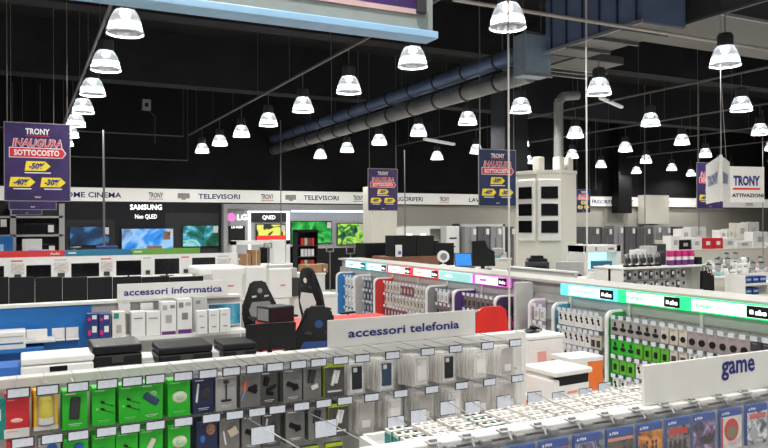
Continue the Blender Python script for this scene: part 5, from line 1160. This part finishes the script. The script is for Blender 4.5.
# shelf items between column and cabinet
t=blk('grey_machine',571,583,228,245,15.5,.5,PLAST,'white tall coffee machine with dark top right of the screen column','machine',None,decor=[(.3,.9,.8,.95,DGREY),(.3,.9,.1,.15,GREY)])
t.location.z=.952; counter('counter','white counter under the coffee machine',px2(569,15.4),px2(585,15.4),15.4,16.1,.95)
blk('foil_bag',572,577,249,258,14.6,.2,LGREY,'crumpled silver bag right of the screen column','bag',.95,bev=.03); blk('foil_bag',578,584,248,257,14.6,.2,mat('brown_foil',(.25,.18,.14)),'crumpled brown bag right of the screen column','bag',.95,bev=.03)
counter('counter','low white counter with crumpled bags right of the screen column',px2(569,14.5),px2(585,14.5),14.5,15.1,.949)
# ================= RIGHT: SMALL APPLIANCES =================
def kettle(X,Y,z,m_,lab,grp=None):
    t=thing('kettle',lab,'kettle',(X,Y,z),random.uniform(-1,1),grp); B().lathe([(.085,0),(.09,.02),(.08,.12),(.06,.20),(.02,.22)],n=16).part('body', m_, t, smooth=True); B().tube([(.07,0,.18),(.13,0,.17),(.13,0,.06),(.085,0,.04)],.012,6).part('handle', BLACK, t); B().lathe([(.05,.205),(.03,.225),(.008,.24)],n=12).part('lid', DGREY, t); B().cyl((-.07,0,.14),(-.11,0,.18),.02,8,.012).part('spout', m_, t); return t
def robot(X,Y,z,m_,lab,grp=None):      # blender / mixer
    t=thing('food_mixer',lab,'food mixer',(X,Y,z),random.uniform(-.6,.6),grp); B().box(-.09,.09,-.11,.11,0,.12,.025,None,3).part('base', m_, t); B().lathe([(.05,.12),(.075,.16),(.08,.30),(.07,.31)],n=14).part('jug', LGREY, t); B().lathe([(.078,.31),(.07,.34),(.02,.36)],n=14).part('lid', DGREY, t); B().cyl((0,-.115,.06),(0,-.105,.06),.03,10).part('knob', GREY, t); return t
def iron_(X,Y,z,m_,lab,grp=None):
    t=thing('flat_iron',lab,'iron',(X,Y,z),random.uniform(-1,1),grp); B().prism([(-.13,0),(.13,0),(.12,.05),(.05,.09),(-.10,.06)],-.05,.05).part('body', m_, t); B().tube([(-.08,0,.05),(-.06,0,.13),(.06,0,.13),(.09,0,.06)],.015,6).part('handle', PLAST, t); return t
def shelf_unit(lab, px0, px1, Y, tiers, dp=.4):
    x0,x1=px2(px0,Y),px2(px1,Y); t=thing('stepped_table',lab,'display table',(x0,Y,0)); w=x1-x0
    for k,z in enumerate(tiers):
        B().box(0,w,k*dp,(k+1)*dp,z-.04,z,.004).part('shelf', WHITE, t); B().box(.02,w-.02,k*dp+.02,(k+1)*dp,0.0,z-.04).part('body', PAINT, t)
    return x0,x1
x0,x1=shelf_unit('cream stepped table crowded with kettles and irons at the right',702,790,9.9,(.92,1.0,1.08),.42)
random.seed(5); kinds=[kettle,robot,iron_,robot,kettle]; mm=[PLAST,WCARD,GREYW,mat('aqua_plastic',(.3,.5,.5)),PLAST,mat('blush_plastic',(.6,.35,.38)),STEEL]
tn=('front','middle','rear')
for k in range(3):
    X=x0+.15; i=0
    while X<x1-.1:
        f=kinds[(i*3+k)%5]; m_=mm[(i*5+k*2)%7]; cn={'white_plastic':'white','white_card':'bright white','light_grey_panel':'light grey','aqua_plastic':'aqua','blush_plastic':'blush pink','brushed_steel':'steel'}[m_.name]
        kn={'kettle':'kettle','robot':'food mixer','iron_':'flat iron'}[f.__name__]
        f(X+random.uniform(-.03,.03),9.9+k*.42+.2,(.92,1.0,1.08)[k]+.001,m_,'%s %s on the %s tier of the right table, %s from left'%(cn,kn,tn[k],'first second third fourth fifth sixth seventh eighth ninth tenth eleventh twelfth'.split()[i]),'small appliances on the stepped table').scale=(.72,.72,.72); X+=.27; i+=1
for k,(a,b_,l,ex) in enumerate([(745.5,751.5,'dark blue box, left of the pair at the right edge',0),(752.5,758.5,'dark blue box second from left at the right edge',0),(759.5,766,'dark blue box third from left, at the right edge',0),(745.5,751.5,'lower dark blue box, left',1),(752.5,758.5,'lower dark blue box, middle',1)]):
    x0_,x1_,z0,z1=rect(a,b_,274 if not ex else 285,282 if not ex else 292,9.2); t=thing('blue_box',l+' on the low open shelves','box',(x0_,9.2,.84 if not ex else .62)); B().box(0,x1_-x0_,0,.2,0,.13,.004).part('carton', NB, t); B().box(.02,x1_-x0_-.02,-.003,0,.05,.09).part('print', LBLUE, t)
xq=px2(743,9.2); t=thing('open_shelf','white open shelves with dark blue boxes at the right edge','shelf',(xq,9.15,0)); B().box(0,1.2,0,.4,.80,.838).box(0,1.2,0,.4,.58,.618).part('shelf', WHITE, t); B().box(0,1.2,.4,.43,0,1.0).box(-.03,0,0,.43,0,1.0).part('panel', WHITE, t)
# far right clutter of cartons on stacked pallets
counter('counter','cream long counter with cartons in front of the last fridges',px2(668,19),px2(790,19),19,20.6,1.0,PAINT)
counter('counter','rear raised counter behind the red boxes and cartons',px2(668,20.7),px2(790,20.7),20.65,21.4,1.28,PAINT)
cl=[(703,713,238,252,REDB,'red glossy machine box, left of its pair',19.1),(713.5,723,238,252,REDB,'red glossy machine box, right of its pair',19.1),(671,680,236,245,WCARD,'white carton on the counter left of the red boxes, lower',19.1),(681,691,229,238,WCARD,'white carton with a pink stripe left of the red boxes',19.5),
    (680,691,240,247,BLACK,'black carton under the white ones left of the red boxes',19.0),(692,702,238,252,WCARD,'white appliance box just left of the red boxes',19.1),(724,736,238,252,WCARD,'white carton right of the red boxes',19.2),(691,706,227,236,GREYW,'wide white box stacked behind the red ones',20.0),
    (720,727,230,238,WCARD,'small white bottle shaped box above the cartons',20.0),(729,734,229,238,CREAMP,'small cream box above the cartons',20.0),(737,748,223,233,CREAMP,'cream box at the upper right of the cartons',20.2),(749,759,222,232,GREYW,'grey white box at the upper right of the cartons',20.2),
    (737,752,241,254,WCARD,'white carton right of the dark toaster',19.1),(753,768,232,247,WCARD,'white carton with grey print at the right edge',19.3),(770,785,248,262,WCARD,'white low carton at the right edge',18.4)]
for (a,b_,c,d_,m_,l,Y) in cl:
    hi = d_<=240 and Y>=19.5 and c<233; Y = 20.7 if hi else max(19.05,Y); x0_,x1_,z0,z1=rect(a,b_,c,d_,Y); z0 = 1.28 if hi else 1.0
    t=thing('appliance_box',l,'box',(x0_,Y,max(z0,1.0)+.001)); w=x1_-x0_; h=max(.15,z1-max(z0,1.0)); B().box(0,w,0,.4,0,h,.01).part('carton', m_, t); B().box(w*.3,w*.7,-.005,0,h*.35,h*.7).part('print', LGREY if m_ is not REDB else WCARD, t)
blk('white_box',636,646,236+14,264,11.35,.2,WCARD,'white carton behind the silver headphone packs','box',1.0)
counter('counter','white counter behind the headphone rack',px2(636,11.3),px2(668,11.3),11.3,11.85,.999)
for k,(a,b_,c,m_,l) in enumerate([(648,657,246,GREYW,'grey white box on the counter behind the headphones'),(658.5,666,244,DGREY,'dark box behind the left pink box')]):
    blk('boxed_goods',a,b_,c,262,11.4,.25,m_,l,'box',1.0)
# ================= CAMERA, WORLD =================
W = bpy.data.worlds.new('shop_air'); bpy.context.scene.world = W; W.use_nodes = True
W.node_tree.nodes['Background'].inputs['Color'].default_value = (1,.98,.95,1); W.node_tree.nodes['Background'].inputs['Strength'].default_value = .22
cam = bpy.data.cameras.new('camera'); co = bpy.data.objects.new('camera', cam); COL.objects.link(co); bpy.context.scene.camera = co
cam.sensor_width = 36; cam.lens = F/768*36; cam.clip_start = .05; cam.clip_end = 200
fw = Vector((SF,CF,0)); rt = Vector((CF,-SF,0)); up = Vector((0,0,1)); a = .004
r2 = rt*math.cos(a)-up*math.sin(a); u2 = up*math.cos(a)+rt*math.sin(a)
co.matrix_world = Matrix(((r2.x,u2.x,-fw.x,0),(r2.y,u2.y,-fw.y,0),(r2.z,u2.z,-fw.z,CAMZ),(0,0,0,1)))
sc_=bpy.context.scene; sc_.view_settings.view_transform='Standard'; sc_.view_settings.look='None'; sc_.view_settings.exposure=.12; sc_.view_settings.gamma=1
